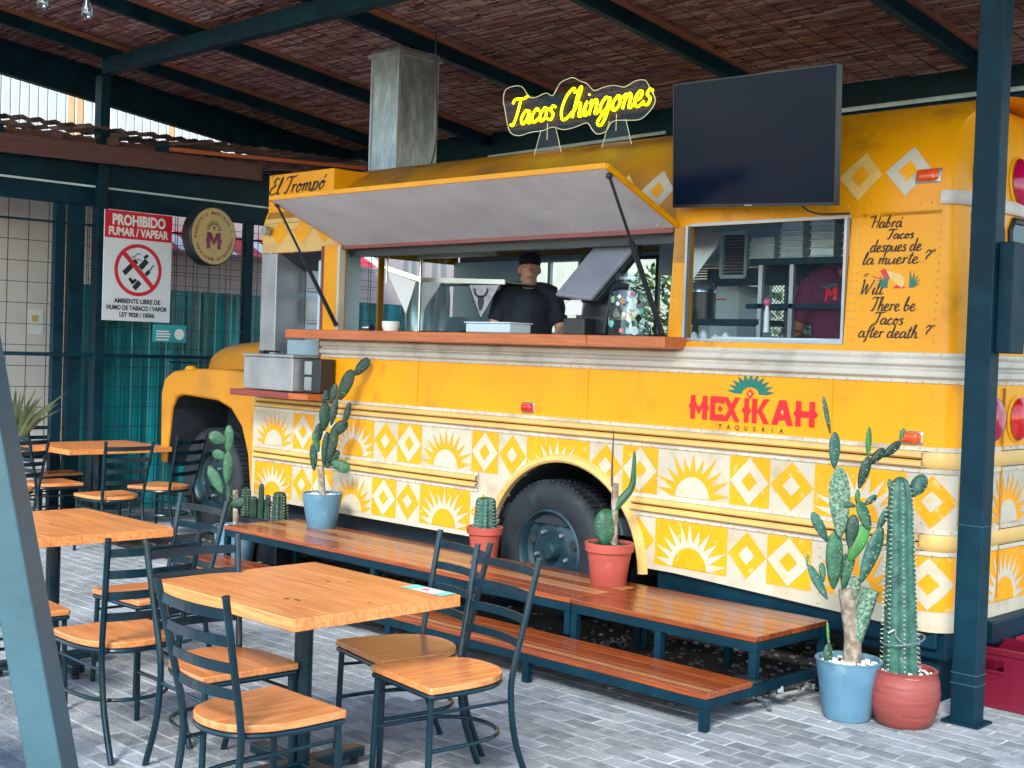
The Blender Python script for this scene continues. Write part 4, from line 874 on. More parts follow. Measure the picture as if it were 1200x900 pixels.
# kitchen
ki = thing('back_splash', 'wavy stainless steel back panel behind the hatch on the left', 'steel panel', (-7.9, 7.6, FLOOR))
m = MB(); m.grid(lambda x, z: (x, 7.35+.035*math.sin(x*9)+.03*math.sin(x*23+z*2)+.02*math.sin(z*7+x*4), z), lin(-8.55, -8.0, .03), lin(1.5, 2.30, .08)); m.build('sheet', 'splash_blue', ki, smooth=True)
m = MB(); m.grid(lambda x, z: (x, 7.9+.03*math.sin(x*14+z), z), lin(-8.9, -8.3, .03), lin(1.3, 2.0, .1)); m.build('sheet', 'interior_pale', ki, smooth=True)
cu = thing('strip_curtain', 'clear plastic strip curtain hanging behind the steel shelf in the hatch', 'curtain', (-8.1, 7.7, 2.5))
for i in range(5):
    x0 = -8.95+i*.13; m = MB(); m.grid(lambda x, z: (x, 7.62+.02*math.sin(i*2.1+z*3)+.03*math.cos((x-x0)*24), z), lin(x0, x0+.14, .02), lin(1.5, 2.5, .2)); m.build('strip', 'strip_curtain', cu, smooth=True)
m = MB(); m.box(-8.7, -7.7, 7.6, 7.64, 2.5, 2.54); m.build('rail', 'stainless', cu)
sf = thing('hanging_shelf', 'steel hanging shelf with triangular pennants behind the hatch', 'shelf', (-7.5, 6.6, 2.2))
m = MB(); m.frame((-7.72, 6.45, 2.315), (-7.52, 6.62, 2.235), .012, .035); m.frame((-7.52, 6.62, 2.235), (-6.60, 6.62, 2.205), .012, .035); m.build('shelf_edge', 'stainless', sf)
m = MB(); m.box(-7.52, -6.60, 6.63, 6.9, 2.20, 2.21); m.build('shelf_plate', 'stainless_dull', sf)
m = MB(); m.tube([(-7.52, 6.62, 1.83), (-7.52, 6.62, 2.44)], .012, 8); m.tube([(-7.72, 6.45, 2.2), (-7.72, 6.45, 2.44)], .01, 8); m.build('upright', 'stainless', sf, smooth=True)
for P in (((-7.72, 6.45, 2.29), (-7.55, 6.60, 2.22), (-7.60, 6.55, 1.97)), ((-7.49, 6.615, 2.215), (-7.27, 6.615, 2.21), (-7.49, 6.615, 1.98)), ((-6.97, 6.61, 2.19), (-6.64, 6.61, 2.185), (-6.83, 6.61, 1.94))):
    m = MB(); m.add(P, [(0,1,2)]); pn = m.build('pennant', 'pennant_grey' if P[0][0] > -7 else 'stainless_dull', sf)
    if P[0][0] > -7:
        m = MB(); m.tube(cr([(-6.90, 6.60, 2.16), (-6.885, 6.60, 2.12), (-6.85, 6.60, 2.10), (-6.81, 6.60, 2.10), (-6.775, 6.60, 2.12), (-6.76, 6.60, 2.16)], 4), .006, 5)
        m.add([(-6.855, 6.60, 2.11), (-6.805, 6.60, 2.11), (-6.80, 6.60, 2.06), (-6.82, 6.60, 2.0), (-6.84, 6.60, 2.0), (-6.86, 6.60, 2.06)], [(0,1,2,3,4,5)]); m.build('skull_print', 'plastic_black', pn)
        m = MB(); m.tube([P[0], P[1], P[2]], .005, 4, closed=True); m.build('border', 'plastic_black', pn)
wk = thing('work_counter', 'steel kitchen work counter inside the hatch with trays on it', 'counter', (-6.9, 6.5, FLOOR))
m = MB(); m.box(-7.85, -3.6, 6.24, 6.62, 1.74, 1.78); m.build('worktop', 'stainless_dull', wk, bevel=.004)
m = MB(); m.box(-7.8, -3.65, 6.26, 6.58, 1.12, 1.735); m.build('cupboard', 'interior', wk)
pn = thing('griddle_pan', 'dark flat pan left on the kitchen worktop near the pennants', 'pan', (-6.98, 6.38, 1.78))
m = MB(); m.lathe([(0, .0), (.16, .0), (.19, .045), (.185, .045), (.155, .01), (0, .01)], 20, (-7.0, 6.4, 1.79)); m.build('pan_body', 'plastic_black', pn, smooth=True)
m = MB(); m.tube([(-6.82, 6.38, 1.83), (-6.6, 6.33, 1.86)], .011, 6); m.build('handle', 'plastic_black', pn)
po_ = thing('wall_poster', 'colourful poster in pink and white beyond the pennants inside the bus', 'poster', (-6.98, 8.2, 1.9))
m = MB(); m.box(-7.3, -6.92, 8.21, 8.215, 1.9, 2.4); m.build('sheet', 'paper', po_)
m = MB(); m.lathe([(0, 8.205), (.1, 8.206), (.1, 8.209)], 16, (-7.1, 0, 2.25), 'Y'); m.build('print', 'sticker_pink', po_)
m = MB(); m.add([(-7.25, 8.206, 1.95), (-6.97, 8.206, 1.95), (-7.1, 8.206, 2.12)], [(0,1,2)]); m.build('print', 'interior_pale', po_)
# hood seen in the right window and louvres
hd = thing('range_hood', 'stainless range hood in the left corner of the right bus window', 'hood', (-4.9, 6.8, 2.2))
m = MB(); m.add([(-4.83, 6.45, 2.52), (-4.64, 6.46, 2.51), (-4.63, 6.46, 2.40), (-4.82, 6.45, 2.17), (-4.86, 6.45, 2.17)], [(0,1,2,3,4)]); m.build('side_plate', 'stainless_dull', hd)

def louvre(name, label, x0, x1, z0, z1, y, n=14, skew=0):
    t = thing(name, label, 'vent', (x0, y, z0)); m = MB()
    m.frame((x0, y, z0), (x0+skew, y, z1), .02, .02, (0,1,0)); m.frame((x1, y, z0), (x1+skew, y, z1), .02, .02, (0,1,0)); m.box(x0+skew, x1+skew, y-.01, y+.01, z1-.01, z1+.012); m.box(x0, x1, y-.01, y+.01, z0-.012, z0+.01); m.build('frame', 'interior', t)
    m = MB(); m.add([(x0, y+.03, z0), (x1, y+.03, z0), (x1+skew, y+.03, z1), (x0+skew, y+.03, z1)], [(0,1,2,3)]); m.build('backing', 'plastic_black', t)
    m = MB()
    for i in range(n):
        z = z0+(z1-z0)*(i+.5)/n; s_ = skew*(i+.5)/n; m.frame((x0+s_+.01, y, z), (x1+s_-.01, y, z), .014, .005)
    m.build('slat', 'stainless', t, kind='stuff')
louvre('vent_louvre', 'louvred vent panel behind the payment terminal, left of the pair', -5.62, -5.28, 2.14, 2.36, 7.4, 12)
louvre('vent_louvre', 'louvred vent panel behind the tip jar next to the yellow pillar', -5.24, -4.90, 2.14, 2.36, 7.4, 12)
louvre('vent_louvre', 'slanted louvred filter beside the range hood in the right bus window', -4.99, -4.80, 2.24, 2.52, 7.0, 14, .0)
dp = MB(); dp.box(-5.9, -4.5, 7.5, 7.54, 2.30, 2.59); tag(dp.build('dark_partition', 'interior'), 'dark partition panel behind the vents inside the bus', 'panel')
rk = thing('kitchen_rack', 'steel rack with a high shelf of pans inside the right bus window', 'rack', (-4.2, 7.0, FLOOR))
m = MB(); m.box(-4.58, -3.55, 6.72, 7.1, 2.285, 2.325); m.build('shelf', 'steel_navy', rk, bevel=.003)
m = MB(); m.box(-4.60, -3.62, 6.72, 6.98, 2.02, 2.05); m.box(-5.1, -4.5, 6.72, 7.0, 1.92, 1.955); m.build('shelf', 'steel_navy', rk)
for x in (-4.50, -4.28, -3.7):
    m = MB(); m.box(x-.014, x+.014, 6.72, 6.75, .78, 2.285); m.build('upright', 'stainless_dull', rk)
m = MB(); m.box(-5.1, -4.25, 7.0, 7.02, 2.18, 2.285); m.build('back_rail', 'steel_navy', rk)
def panstack(x, y, z, n, kinds, label, w_=.17, tall=None):
    t = thing('pan_stack', label, 'pans', (x, y, z), group='stacks of metal food pans on the high shelf'); zz = z
    for i in range(n):
        h = kinds[i % len(kinds)]; a = w_/2; m = MB()
        vs = []
        for k_, (s_, q) in enumerate(((1.0, 0), (1.0, .008), (.93, .010), (.84, h))):
            for cx, cy in ((-1,-1),(1,-1),(1,1),(-1,1)): vs.append((x+cx*a*s_, y+cy*a*1.3*s_, zz+q))
        m.add(vs, [(r*4+j, r*4+(j+1) % 4, r*4+4+(j+1) % 4, r*4+4+j) for r in range(3) for j in range(4)]+[(12,13,14,15),(3,2,1,0)])
        m.build('pan', 'pan_metal', t, bevel=.006); zz += h*.98 if i == n-2 and tall else h*.42+.006
panstack(-4.50, 6.84, 2.325, 4, [.05], 'leftmost and lowest stack of pans on the high shelf, with wide flat tops', .19)
panstack(-4.30, 6.84, 2.325, 6, [.06], 'second stack of pans from the left on the high shelf')
panstack(-4.09, 6.84, 2.325, 5, [.10], 'third stack of pans from the left, with a deep pan on top')
panstack(-3.89, 6.84, 2.325, 5, [.09], 'rightmost stack of pans, cut off by the window edge', .15)
m = thing('steam_cooker', 'black and red cooker with a domed steel lid behind the right bus window', 'cooker', (-5.02, 6.85, 1.955))
q = MB(); q.lathe([(0, 0), (.085, 0), (.085, .17), (0, .17)], 20, (-5.02, 6.85, 1.957)); q.build('cooker_body', 'plastic_black', m, smooth=True)
q = MB(); q.lathe([(.09, .17), (.085, .21), (.05, .245), (.0, .25)], 20, (-5.02, 6.85, 1.96)); q.build('lid', 'stainless', m, smooth=True)
q = MB(); q.lathe([(0, 0), (.045, 0), (.04, .05), (0, .06)], 12, (-5.05, 6.7, 1.97)); q.build('knob', 'paint_red', m, smooth=True)
m = thing('steel_urn', 'wide brushed steel fryer box behind the right bus window', 'fryer', (-5.1, 7.2, FLOOR))
q = MB(); q.box(-5.22, -4.98, 7.2, 7.6, 1.8, 2.2); q.build('fryer_body', 'interior_pale', m, bevel=.015)
q = MB(); q.box(-5.16, -5.08, 7.193, 7.199, 2.10, 2.11); q.build('handle', 'paint_red', m)
m = thing('sauce_bottle', 'slim bottle with a round pink cap on the rack behind the right bus window', 'bottle', (-4.33, 6.60, 1.84))
q = MB(); q.lathe([(0, 0), (.018, 0), (.016, .12), (.008, .16), (0, .16)], 12, (-4.33, 6.55, 1.87)); q.build('bottle_body', 'plastic_white', m, smooth=True)
q = MB(); q.ell((-4.33, 6.55, 2.05), (.024, .024, .024), 10, 6); q.build('cap', 'sticker_pink', m, smooth=True)
m = MB(); m.box(-4.52, -3.62, 6.26, 6.44, 1.80, 1.835); tag(m.build('cutting_board', 'plastic_white', bevel=.006), 'long white cutting board along the sill of the right bus window', 'cutting board')
for i in range(5):
    x = -4.85+i*.08+.01*(i % 2); m = MB(); m.lathe([(0, 0), (.022, 0), (.025, .05+.01*(i % 3)), (.012, .07+.01*(i % 3)), (0, .075+.01*(i % 3))], 10, (x, 6.42, 1.78)); o = m.build('sauce_cup', 'plastic_white', smooth=True)
    tag(o, ['leftmost', 'second from the left', 'middle', 'fourth from the left', 'rightmost'][i]+' of five small white sauce cups in the right bus window', 'cup', 'row of small white sauce cups')
# wire mesh and yard behind
m = MB()
for i in range(-24, 24):
    x = -5.2+i*.03; 
    for sg in (1, -1):
        a0 = max(0, (-5.2-x)); a1 = min(.55, -4.72-x)
        if a1 <= a0: continue
        z = 1.75 if sg > 0 else 2.30; m.tube([(x+a0, 7.9, z+sg*a0), (x+a1, 7.9, z+sg*a1)], .0035, 3, cap=False)
tag(m.build('mesh_screen', 'stainless_dull'), 'diamond wire mesh screen behind the rack inside the bus', 'mesh screen')
yw = MB(); yw.box(-26, 4, 14.0, 14.2, 0, 3.4); tag(yw.build('yard_wall', 'yard_wall'), 'pale yard wall seen through the far windows of the bus', 'wall')
def bush(x, y, z0, r_, h, n, mt, label, name='shrub'):
    t = thing(name, label, 'shrub', (x, y, 0)); m = MB(); rr = random.Random(int(x*100))
    for i in range(n):
        a, b = rr.uniform(0, 2*PI), rr.random()**.6; ph = rr.uniform(-.9, 1); c = Vector((x+r_*b*math.cos(a)*math.sqrt(max(0, 1-ph*ph*.7)), y+r_*b*math.sin(a)*.6, z0+h*(.5+.5*ph)))
        e = Euler((rr.uniform(-1, 1), rr.uniform(-1, 1), rr.uniform(0, 6))).to_matrix(); s_ = rr.uniform(.04, .09); m.cur = rr.randint(0, 1)
        m.add([c+e @ Vector(p)*s_ for p in ((-1,0,0), (0,-.4,.1), (1,0,0), (0,.4,.1))], [(0,1,2,3)])
    m.build('foliage', [mt, 'leaf_pale'], t, kind='stuff')
    m = MB(); [m.tube(cr([(x, y, 0), (x+.1*k, y, z0), (x+.3*k, y+.1*k, z0+h*.7)], 4), .02, 6) for k in (-1, 0, 1)]; m.build('stem', 'cactus_bark', t)
bush(-9.3, 12.6, .9, 1.3, 1.9, 2600, 'leaf', 'leafy shrub in the yard seen through the window behind the worker')
bush(-6.1, 12.7, .7, 1.2, 1.8, 2000, 'leaf', 'leafy shrub in the yard seen past the diamond mesh')

# ================================================================== PEOPLE
def remeshed(name, mb_parts, mt, parent, vox=.011, smooth_it=3):
    me = MB()
    for f in mb_parts: f(me)
    o = me.build(name, mt, parent)
    r_ = o.modifiers.new('r', 'REMESH'); r_.mode = 'VOXEL'; r_.voxel_size = vox; r_.use_smooth_shade = True
    s_ = o.modifiers.new('s', 'SMOOTH'); s_.iterations = smooth_it; s_.factor = .6
    return o
def person(loc, yaw, label, shirt, skin, cap, sc=1.0, head_turn=0, arms='front'):
    t = thing('person', label, 'person', loc)
    R = Matrix.Translation(Vector(loc)) @ Matrix.Rotation(yaw, 4, 'Z') @ Matrix.Scale(sc, 4)
    P = lambda x, y, z: R @ Vector((x, y, z))                   # local: +Y is the way the person faces
    def limb(pts, rs): return lambda m: m.tube([P(*p) for p in pts], [r*sc for r in rs], 14)
    def ell(c, r, tilt=0): return lambda m: m.ell(P(*c), tuple(q*sc for q in r), 20, 14, R.to_3x3().normalized() @ Matrix.Rotation(tilt, 3, 'X'))
    SH = 1.42
    if arms == 'front': el, wr = [(.25*s, .02, 1.12) for s in (-1, 1)], [(.19*s, .27, 1.04) for s in (-1, 1)]
    else: el, wr = [(.27*s, .04, 1.10) for s in (-1, 1)], [(.22*s, .30, 1.08) for s in (-1, 1)]
    hz = 1.56
    body = [limb([(0, -.01, 1.36), (0, 0, 1.44), (0, .012, 1.50)], [.075, .058, .056]), limb([(0, 0, .95), (0, 0, 1.1), (0, 0, 1.30), (0, -.01, 1.40)], [.13, .12, .13, .08])]
    hd_ = [ell((0, .008, hz+.025), (.074, .094, .098)), ell((0, .022, hz-.045), (.058, .072, .062)), ell((0, .058, hz-.088), (.036, .032, .028)), ell((0, .078, hz-.035), (.042, .022, .05)),
           limb([(0, .094, hz+.025), (0, .108, hz-.005), (0, .117, hz-.022)], [.010, .013, .016]), ell((-.014, .104, hz-.026), (.010, .010, .008)), ell((.014, .104, hz-.026), (.010, .010, .008)),
           ell((-.078, .0, hz-.005), (.010, .018, .032)), ell((.078, .0, hz-.005), (.010, .018, .032)), ell((-.035, .088, hz+.032), (.026, .012, .009)), ell((.035, .088, hz+.032), (.026, .012, .009)), ell((0, .100, hz-.058), (.024, .012, .007)), ell((0, .098, hz-.068), (.019, .012, .007))]
    for i, s in enumerate((-1, 1)):
        sh_ = (.175*s, -.01, SH-.03)
        body += [limb([sh_, el[i]], [.058, .043]), limb([el[i], wr[i]], [.043, .026])]
        w0 = Vector(wr[i]); 
        body.append(limb([tuple(w0), tuple(w0+Vector((-.005*s, .04, -.004))), tuple(w0+Vector((-.01*s, .085, -.008)))], [.026, .037, .034]))
        for k in range(4):
            b = w0+Vector(((-.038+.024*k)*1.0, .095-.006*abs(k-1.4), -.006)); l = (.034, .040, .037, .029)[k]
            body.append(limb([tuple(b), tuple(b+Vector((0, l, -.006))), tuple(b+Vector((0, l*1.7, -.024))), tuple(b+Vector((0, l*2.0, -.044)))], [.0095, .009, .0082, .0075]))
        tb = w0+Vector((-.030*s, .03, 0)); body.append(limb([tuple(tb), tuple(tb+Vector((-.026*s, .035, -.008))), tuple(tb+Vector((-.030*s, .068, -.02)))], [.013, .011, .009]))
        body += [limb([(.095*s, 0, .95), (.10*s, .015, .50), (.10*s, 0, .10)], [.085, .058, .042]), limb([(.10*s, -.04, .045), (.10*s, .06, .035), (.105*s, .15, .028)], [.04, .038, .028])]
    remeshed('body', body+hd_, skin, t, .0105*sc)
    for s in (-1, 1):
        m = MB(); m.ell(P(.034*s, .094, hz+.012), (.012*sc, .006*sc, .006*sc), 10, 6, R.to_3x3().normalized()); e = m.build('eye', 'paper', t, smooth=True)
        m = MB(); m.ell(P(.034*s, .099, hz+.012), (.0055*sc, .003*sc, .0055*sc), 8, 5, R.to_3x3().normalized()); m.build('iris', 'hair', e)
        m = MB(); m.tube([P(.016*s, .101, hz+.034), P(.036*s, .103, hz+.040), P(.056*s, .090, hz+.034)], .0045*sc, 6); m.build('eyebrow', 'hair', t, smooth=True)
    m = MB(); m.tube([P(-.024, .103, hz-.062), P(0, .112, hz-.061), P(.024, .103, hz-.062)], .0048*sc, 6); m.build('mouth', 'lip', t, smooth=True)
    hair = [ell((0, -.012, hz+.040), (.081, .096, .088)), ell((0, -.045, hz-.005), (.074, .062, .075))]
    remeshed('hair', hair, 'hair', t, .012, 2)
    if cap:
        c_ = [ell((0, .004, hz+.062), (.085, .104, .070)), ]
        remeshed('cap', c_, cap, t, .011, 2)
        m = MB(); m.grid(lambda a, b: P(.078*math.sin(a)*(1-.1*b), .075+ (.035+.062*b)*math.cos(a)**.8 if math.cos(a) > 0 else .075, hz+.058-.016*b-.010*abs(math.sin(a))), lin(-PI/2, PI/2, .2), [0, .33, .66, 1]); m.build('cap_peak', cap, t, smooth=True)
    shp = [limb([(0, 0, .88), (0, .005, 1.0), (0, .0, 1.12), (0, -.005, 1.28), (0, -.01, 1.37), (0, -.01, 1.42)], [.155, .150, .148, .165, .130, .080]),
           ell((0, .0, 1.12), (.185, .125, .26)), ell((0, -.005, 1.29), (.205, .120, .13)), ell((0, .0, .96), (.18, .13, .14))]
    for i, s in enumerate((-1, 1)):
        shp += [limb([(.05*s, -.012, SH+.005), (.13*s, -.012, SH-.012), (.185*s, -.01, SH-.045)], [.058, .062, .072]), limb([(.180*s, -.01, SH-.04), tuple(Vector((.180*s, -.01, SH-.04)).lerp(Vector(el[i]), .80))], [.074, .068])]
    remeshed('shirt', shp, shirt, t, .013*sc, 5)
    m = MB(); m.tube([P(.072*math.cos(g), -.008+.068*math.sin(g)*1.05, SH+.035-.022*math.sin(g)) for g in [2*PI*i/24 for i in range(24)]], .010*sc, 8, closed=True); m.build('collar', shirt, t, smooth=True)
    tr_ = [ell((0, 0, .90), (.165, .125, .12))]
    for s in (-1, 1): tr_ += [limb([(.09*s, 0, .92), (.10*s, .012, .50), (.10*s, 0, .08)], [.105, .080, .065])]
    remeshed('trousers', tr_, 'trousers', t, .016, 3)
    for s in (-1, 1):
        m = MB(); m.ell(P(.10*s, .05, .04), (.05*sc, .14*sc, .045*sc), 14, 8, R.to_3x3().normalized()); m.build('shoe', 'plastic_black', t, smooth=True)
    return t, P
person((-6.66, 6.93, FLOOR-.005), math.atan2(-.69, -.72), 'worker in a black cap and plain black T-shirt standing behind the hatch counter', 'shirt_navy', 'skin', 'shirt_navy', 1.0)
p2, P2 = person((-4.05, 6.95, FLOOR+.0), .60, 'worker in a maroon T-shirt seen from behind in the right bus window', 'shirt_maroon', 'skin_dark', None, 1.03, arms='wide')
em = MB(); emr = MB()
def sub_add(mb, pts):
    for q in fan((sum(p[0] for p in pts)/len(pts), sum(p[1] for p in pts)/len(pts)), pts+[pts[0]]):
        for w_ in subdiv(q, .012): mb.add([P2(p[0], -.145, p[1]) for p in w_], [(0,1,2)])
EX, EZ = -.10, 1.315
for q in ([(-.05, 0), (-.028, 0), (-.022, .075), (-.044, .08)], [(.05, 0), (.028, 0), (.022, .075), (.044, .08)], [(-.04, .08), (-.02, .08), (.005, .035), (-.005, .02)], [(.04, .08), (.02, .08), (-.005, .035), (.005, .02)]): sub_add(emr, [(EX+a, EZ-.04+b) for a, b in q])
for i in range(7):
    g0 = PI*i/7; g1 = PI*(i+1)/7; gm = (g0+g1)/2; sub_add(em, [(EX+r_*math.cos(g), EZ+.045+r_*.9*math.sin(g)) for g, r_ in ((g0, .022), (g0, .036), (gm, .056), (g1, .036), (g1, .022))])
sh2 = [o for o in bpy.data.objects if o.parent == p2 and o.name.startswith('shirt')][0]
for mb, mt in ((emr, 'paint_red'), (em, 'paint_green')):
    o = mb.build('shirt_emblem', mt, p2); sw = o.modifiers.new('w', 'SHRINKWRAP'); sw.target = sh2; sw.wrap_method = 'NEAREST_SURFACEPOINT'; sw.offset = .004; sw.wrap_mode = 'ABOVE_SURFACE'

# ================================================================== TABLES AND CHAIRS
def make_table(label, loc, sx=.95, sy=.82, plank_n=5):
    t = thing('dining_table', label, 'table', loc, group='wooden dining tables on navy pedestals')
    w_ = sy/plank_n
    for i in range(plank_n):
        m = MB(); m.box(-sx/2, sx/2, -sy/2+i*w_+.0004, -sy/2+(i+1)*w_-.0004, .705, .75); p = m.mesh('plank', 'pine'); o = bpy.data.objects.new('plank', p); COL.objects.link(o); o.parent = t
        b = o.modifiers.new('bevel', 'BEVEL'); b.width = .0012 if 0 < i < plank_n-1 else .003; b.segments = 2
    def part(n, m, mt, bv=0, sm=False):
        o = bpy.data.objects.new(n, m.mesh(n, mt, sm)); COL.objects.link(o); o.parent = t
        if bv: b = o.modifiers.new('bevel', 'BEVEL'); b.width = bv; b.segments = 2
        return o
    m = MB(); m.tube([(0, 0, .06), (0, 0, .70)], .036, 20); part('pedestal', m, 'frame_steel', 0, True)
    m = MB(); m.box(-.24, .24, -.2, .2, .695, .7045); part('top_plate', m, 'frame_steel')
    for g in (0, PI/2):
        m = MB(); T = Matrix.Rotation(g, 4, 'Z')
        m.box(-.30, .30, -.035, .035, .03+.001*(g > 0), .072+.001*(g > 0), T); part('foot', m, 'frame_steel', .006)
    for k in range(4):
        m = MB(); m.lathe([(0, 0), (.018, 0), (.02, .02), (.008, .03), (0, .03)], 10, (.27*math.cos(k*PI/2), .27*math.sin(k*PI/2), 0)); part('glide', m, 'plastic_black')
    rk_ = random.Random(int(loc[0]*50))
    for k in range(5):
        cx, cy, q = rk_.uniform(-.4, .4), rk_.uniform(-.33, .33), rk_.uniform(.006, .011)
        m = MB(); m.add([(cx+q*1.7*math.cos(g), cy+q*.8*math.sin(g), .7506) for g in [2*PI*i/12 for i in range(12)]], [tuple(range(12))]); part('knot', m, 'old_wood')
    return t
def local(t, name, m, mt, bv=0, sm=True):
    o = bpy.data.objects.new(name, m.mesh(name, mt, sm)); COL.objects.link(o); o.parent = t
    if bv: b = o.modifiers.new('bevel', 'BEVEL'); b.width = bv; b.segments = 2; b.limit_method = 'ANGLE'
    return o
def make_chair():                                        # faces -Y, origin at floor under the middle of the seat
    t = thing('dining_chair', '', 'chair', (0,0,0), group='black steel chairs with wooden seats')
    # D-shaped seat: straight front at y=-.21, round at the back
    out = [(-.205, -.21), (.205, -.21), (.212, -.20)]
    out += cr([(.212, -.10), (.208, .0), (.185, .10), (.13, .18), (.05, .215), (-.05, .215), (-.13, .18), (-.185, .10), (-.208, .0), (-.212, -.10)], 3) + [(-.212, -.20)]
    m = MB(); m.prism(out, lambda a, b, d: (a, b, d), .437, .463); local(t, 'seat', m, 'pine_seat', .004)
    m = MB(); m.tube([(a*.96, b*.96, .425) for a, b in out], .0105, 8, closed=True); local(t, 'seat_frame', m, 'frame_steel')
    for s in (-1, 1):
        m = MB(); m.tube([(.185*s, -.19, .425), (.19*s, -.195, .20), (.195*s, -.20, .0)], .0125, 10); local(t, 'leg', m, 'frame_steel')
        pr = cr([(.175*s, .30, .0), (.172*s, .225, .18), (.172*s, .195, .34), (.175*s, .195, .46), (.188*s, .235, .66), (.205*s, .285, .90)], 5)
        m = MB(); m.tube(pr, .0130, 10); bp_ = local(t, 'back_post', m, 'frame_steel')
        m = MB(); m.tube([pr[-1], (pr[-1][0]*1.0, pr[-1][1]+.001, .906)], .0135, 10); e = bpy.data.objects.new('end_cap', m.mesh('end_cap', 'plastic_black', True)); COL.objects.link(e); e.parent = bp_
    for z, y, hw_ in ((.575, .215, .180), (.665, .236, .188), (.755, .256, .194), (.845, .274, .200)):
        m = MB(); m.grid(lambda u, v: (u, y+.03*(1-(u/hw_)**2)+(.004 if v > 3 else 0)*0+(v == 1 or v == 2)*.004, z+(-.016 if v in (0, 1) else .016)), lin(-hw_, hw_, .04), [0, 1, 2, 3, 4])
        m = MB(); n_ = 10; 
        for i in range(n_):
            u0, u1 = -hw_+2*hw_*i/n_, -hw_+2*hw_*(i+1)/n_; y0, y1 = (y+.03*(1-(q/hw_)**2) for q in (u0, u1))
            m.add([(u0, y0-.003, z-.017), (u1, y1-.003, z-.017), (u1, y1+.003, z-.017), (u0, y0+.003, z-.017), (u0, y0-.003, z+.017), (u1, y1-.003, z+.017), (u1, y1+.003, z+.017), (u0, y0+.003, z+.017)], [(3,2,1,0),(4,5,6,7),(0,1,5,4),(2,3,7,6)])
        local(t, 'back_slat', m, 'frame_steel', 0, False)
    m = MB(); m.tube(cr([(-.19, -.195, .22), (-.188, 0, .222), (-.15, .14, .222), (-.06, .205, .222), (.06, .205, .222), (.15, .14, .222), (.188, 0, .222), (.19, -.195, .22)], 4), .0085, 8); local(t, 'stretcher', m, 'frame_steel')
    for s in (-1, 1): m = MB(); m.tube([(.185*s, -.185, .36), (.172*s, .2, .355)], .007, 6); local(t, 'side_brace', m, 'frame_steel')
    return t
R_ = math.radians
t1 = make_table('foreground pine table nearest the camera, with a small card on its right corner', (-4.115, 3.075, 0), .94, .79)
for g in ((1,),): pass
tabs = [('left pine table behind the slanted column, its right half showing', (-6.29, 3.10, 0), .94, .82),
        ('dark topped table by the teal fence, in the middle of the back row', (-10.72, 5.68, 0), .85, .98),
        ('far left table by the cream wall, half hidden by the slanted column', (-11.05, 4.72, 0), .85, .95)]
for lb, loc, sx, sy in tabs: make_table(lb, loc, sx, sy)
ch0 = make_chair(); first = True
chairs = [(-3.66, 3.415, -8, 'chair at the right end of the foreground table, nearest the camera, back to the bus'),
          (-4.08, 3.56, -12, 'chair just behind the right foreground chair, partly overlapped by its seat'),
          (-3.66, 2.56, 180, 'nearest chair at the bottom left, its ladder back towards the camera'),
          (-4.31, 2.84, 90-4, 'chair at the left end of the foreground table with pale shining back slats'),
          (-5.00, 2.77, -92, 'chair standing free on the left between the two front tables'),
          (-5.74, 3.35, 2, 'chair on the far side of the left table, its seat in shade'),
          (-5.75, 2.62, 176, 'chair mostly hidden by the slanted column, only its seat corner showing'),
          (-9.50, 5.15, -90, 'chair in front of the dark topped back table, nearest to the camera there'),
          (-9.90, 5.85, -66, 'chair at the right of the back table, beside the front wheel of the bus'),
          (-10.55, 5.15, 178, 'chair in the gap between the two back tables'),
          (-11.35, 5.55, 90, 'chair at the fence side of the back table, only its top slats showing'),
          (-10.30, 4.65, -80, 'chair at the far left table, crossing the edge of the slanted column')]
for x, y, rz, lb in chairs:
    c = ch0 if first else copy_tree(ch0); first = False
    c.location = (x, y, 0); c.rotation_euler = (0, 0, R_(rz)); c['label'] = lb
card = thing('table_card', 'small white and green card lying on the corner of the foreground table', 'card', (-3.8, 3.45, .75))
m = MB(); m.add([(-3.905, 3.385, .7515), (-3.665, 3.385, .7515), (-3.665, 3.465, .7515), (-3.905, 3.465, .7515)], [(0,1,2,3)]); m.build('card_sheet', 'paper', card)
for a, b in ((-3.905, -3.845), (-3.715, -3.665)):
    m = MB(); m.add([(a, 3.385, .7525), (b, 3.385, .7525), (b, 3.465, .7525), (a, 3.465, .7525)], [(0,1,2,3)]); m.build('green_band', 'sticker_mint', card)
m = MB(); m.add([(-3.80+.02*math.cos(g), 3.425+.016*math.sin(g), .7525) for g in lin(0, 2*PI-.5, .5)], [tuple(range(len(lin(0, 2*PI-.5, .5))))]); m.build('red_mark', 'sticker_pink', card)

# ================================================================== TIMBER PLATFORMS IN FRONT OF THE BUS
def platform(label, x0, x1, light):
    t = thing('timber_platform', label, 'bench', ((x0+x1)/2, 5.6, 0), group='long slatted timber platforms along the bus')
    n = 6; w_ = .67/n
    for i in range(n):
        m = MB(); m.box(x0, x1, 5.283+i*w_+.002, 5.283+(i+1)*w_-.002, .342, .37); m.build('plank', 'bench_light' if i in light else 'bench_wood', t, bevel=.003)
    for q in ((x0, x1, 5.29, 5.325, .292, .340), (x0, x1, 5.91, 5.945, .292, .340), (x0+.003, x0+.04, 5.327, 5.908, .292, .339), (x1-.04, x1-.003, 5.327, 5.908, .292, .339)):
        m = MB(); m.box(*q); m.build('rail', 'steel_navy', t, bevel=.003)
    for x in (x0+.02, (x0+x1)/2, x1-.02):
        for y in (5.308, 5.928):
            m = MB(); m.box(x-.02, x+.02, y-.02, y+.02, 0 if y > 5.5 or x < x1-.1 else .168, .291); m.build('leg', 'steel_navy', t, bevel=.003)
    return t
platform('left platform of the long timber bench, darker and glossy, carrying the blue pot', -8.08, -4.69, (2, 4))
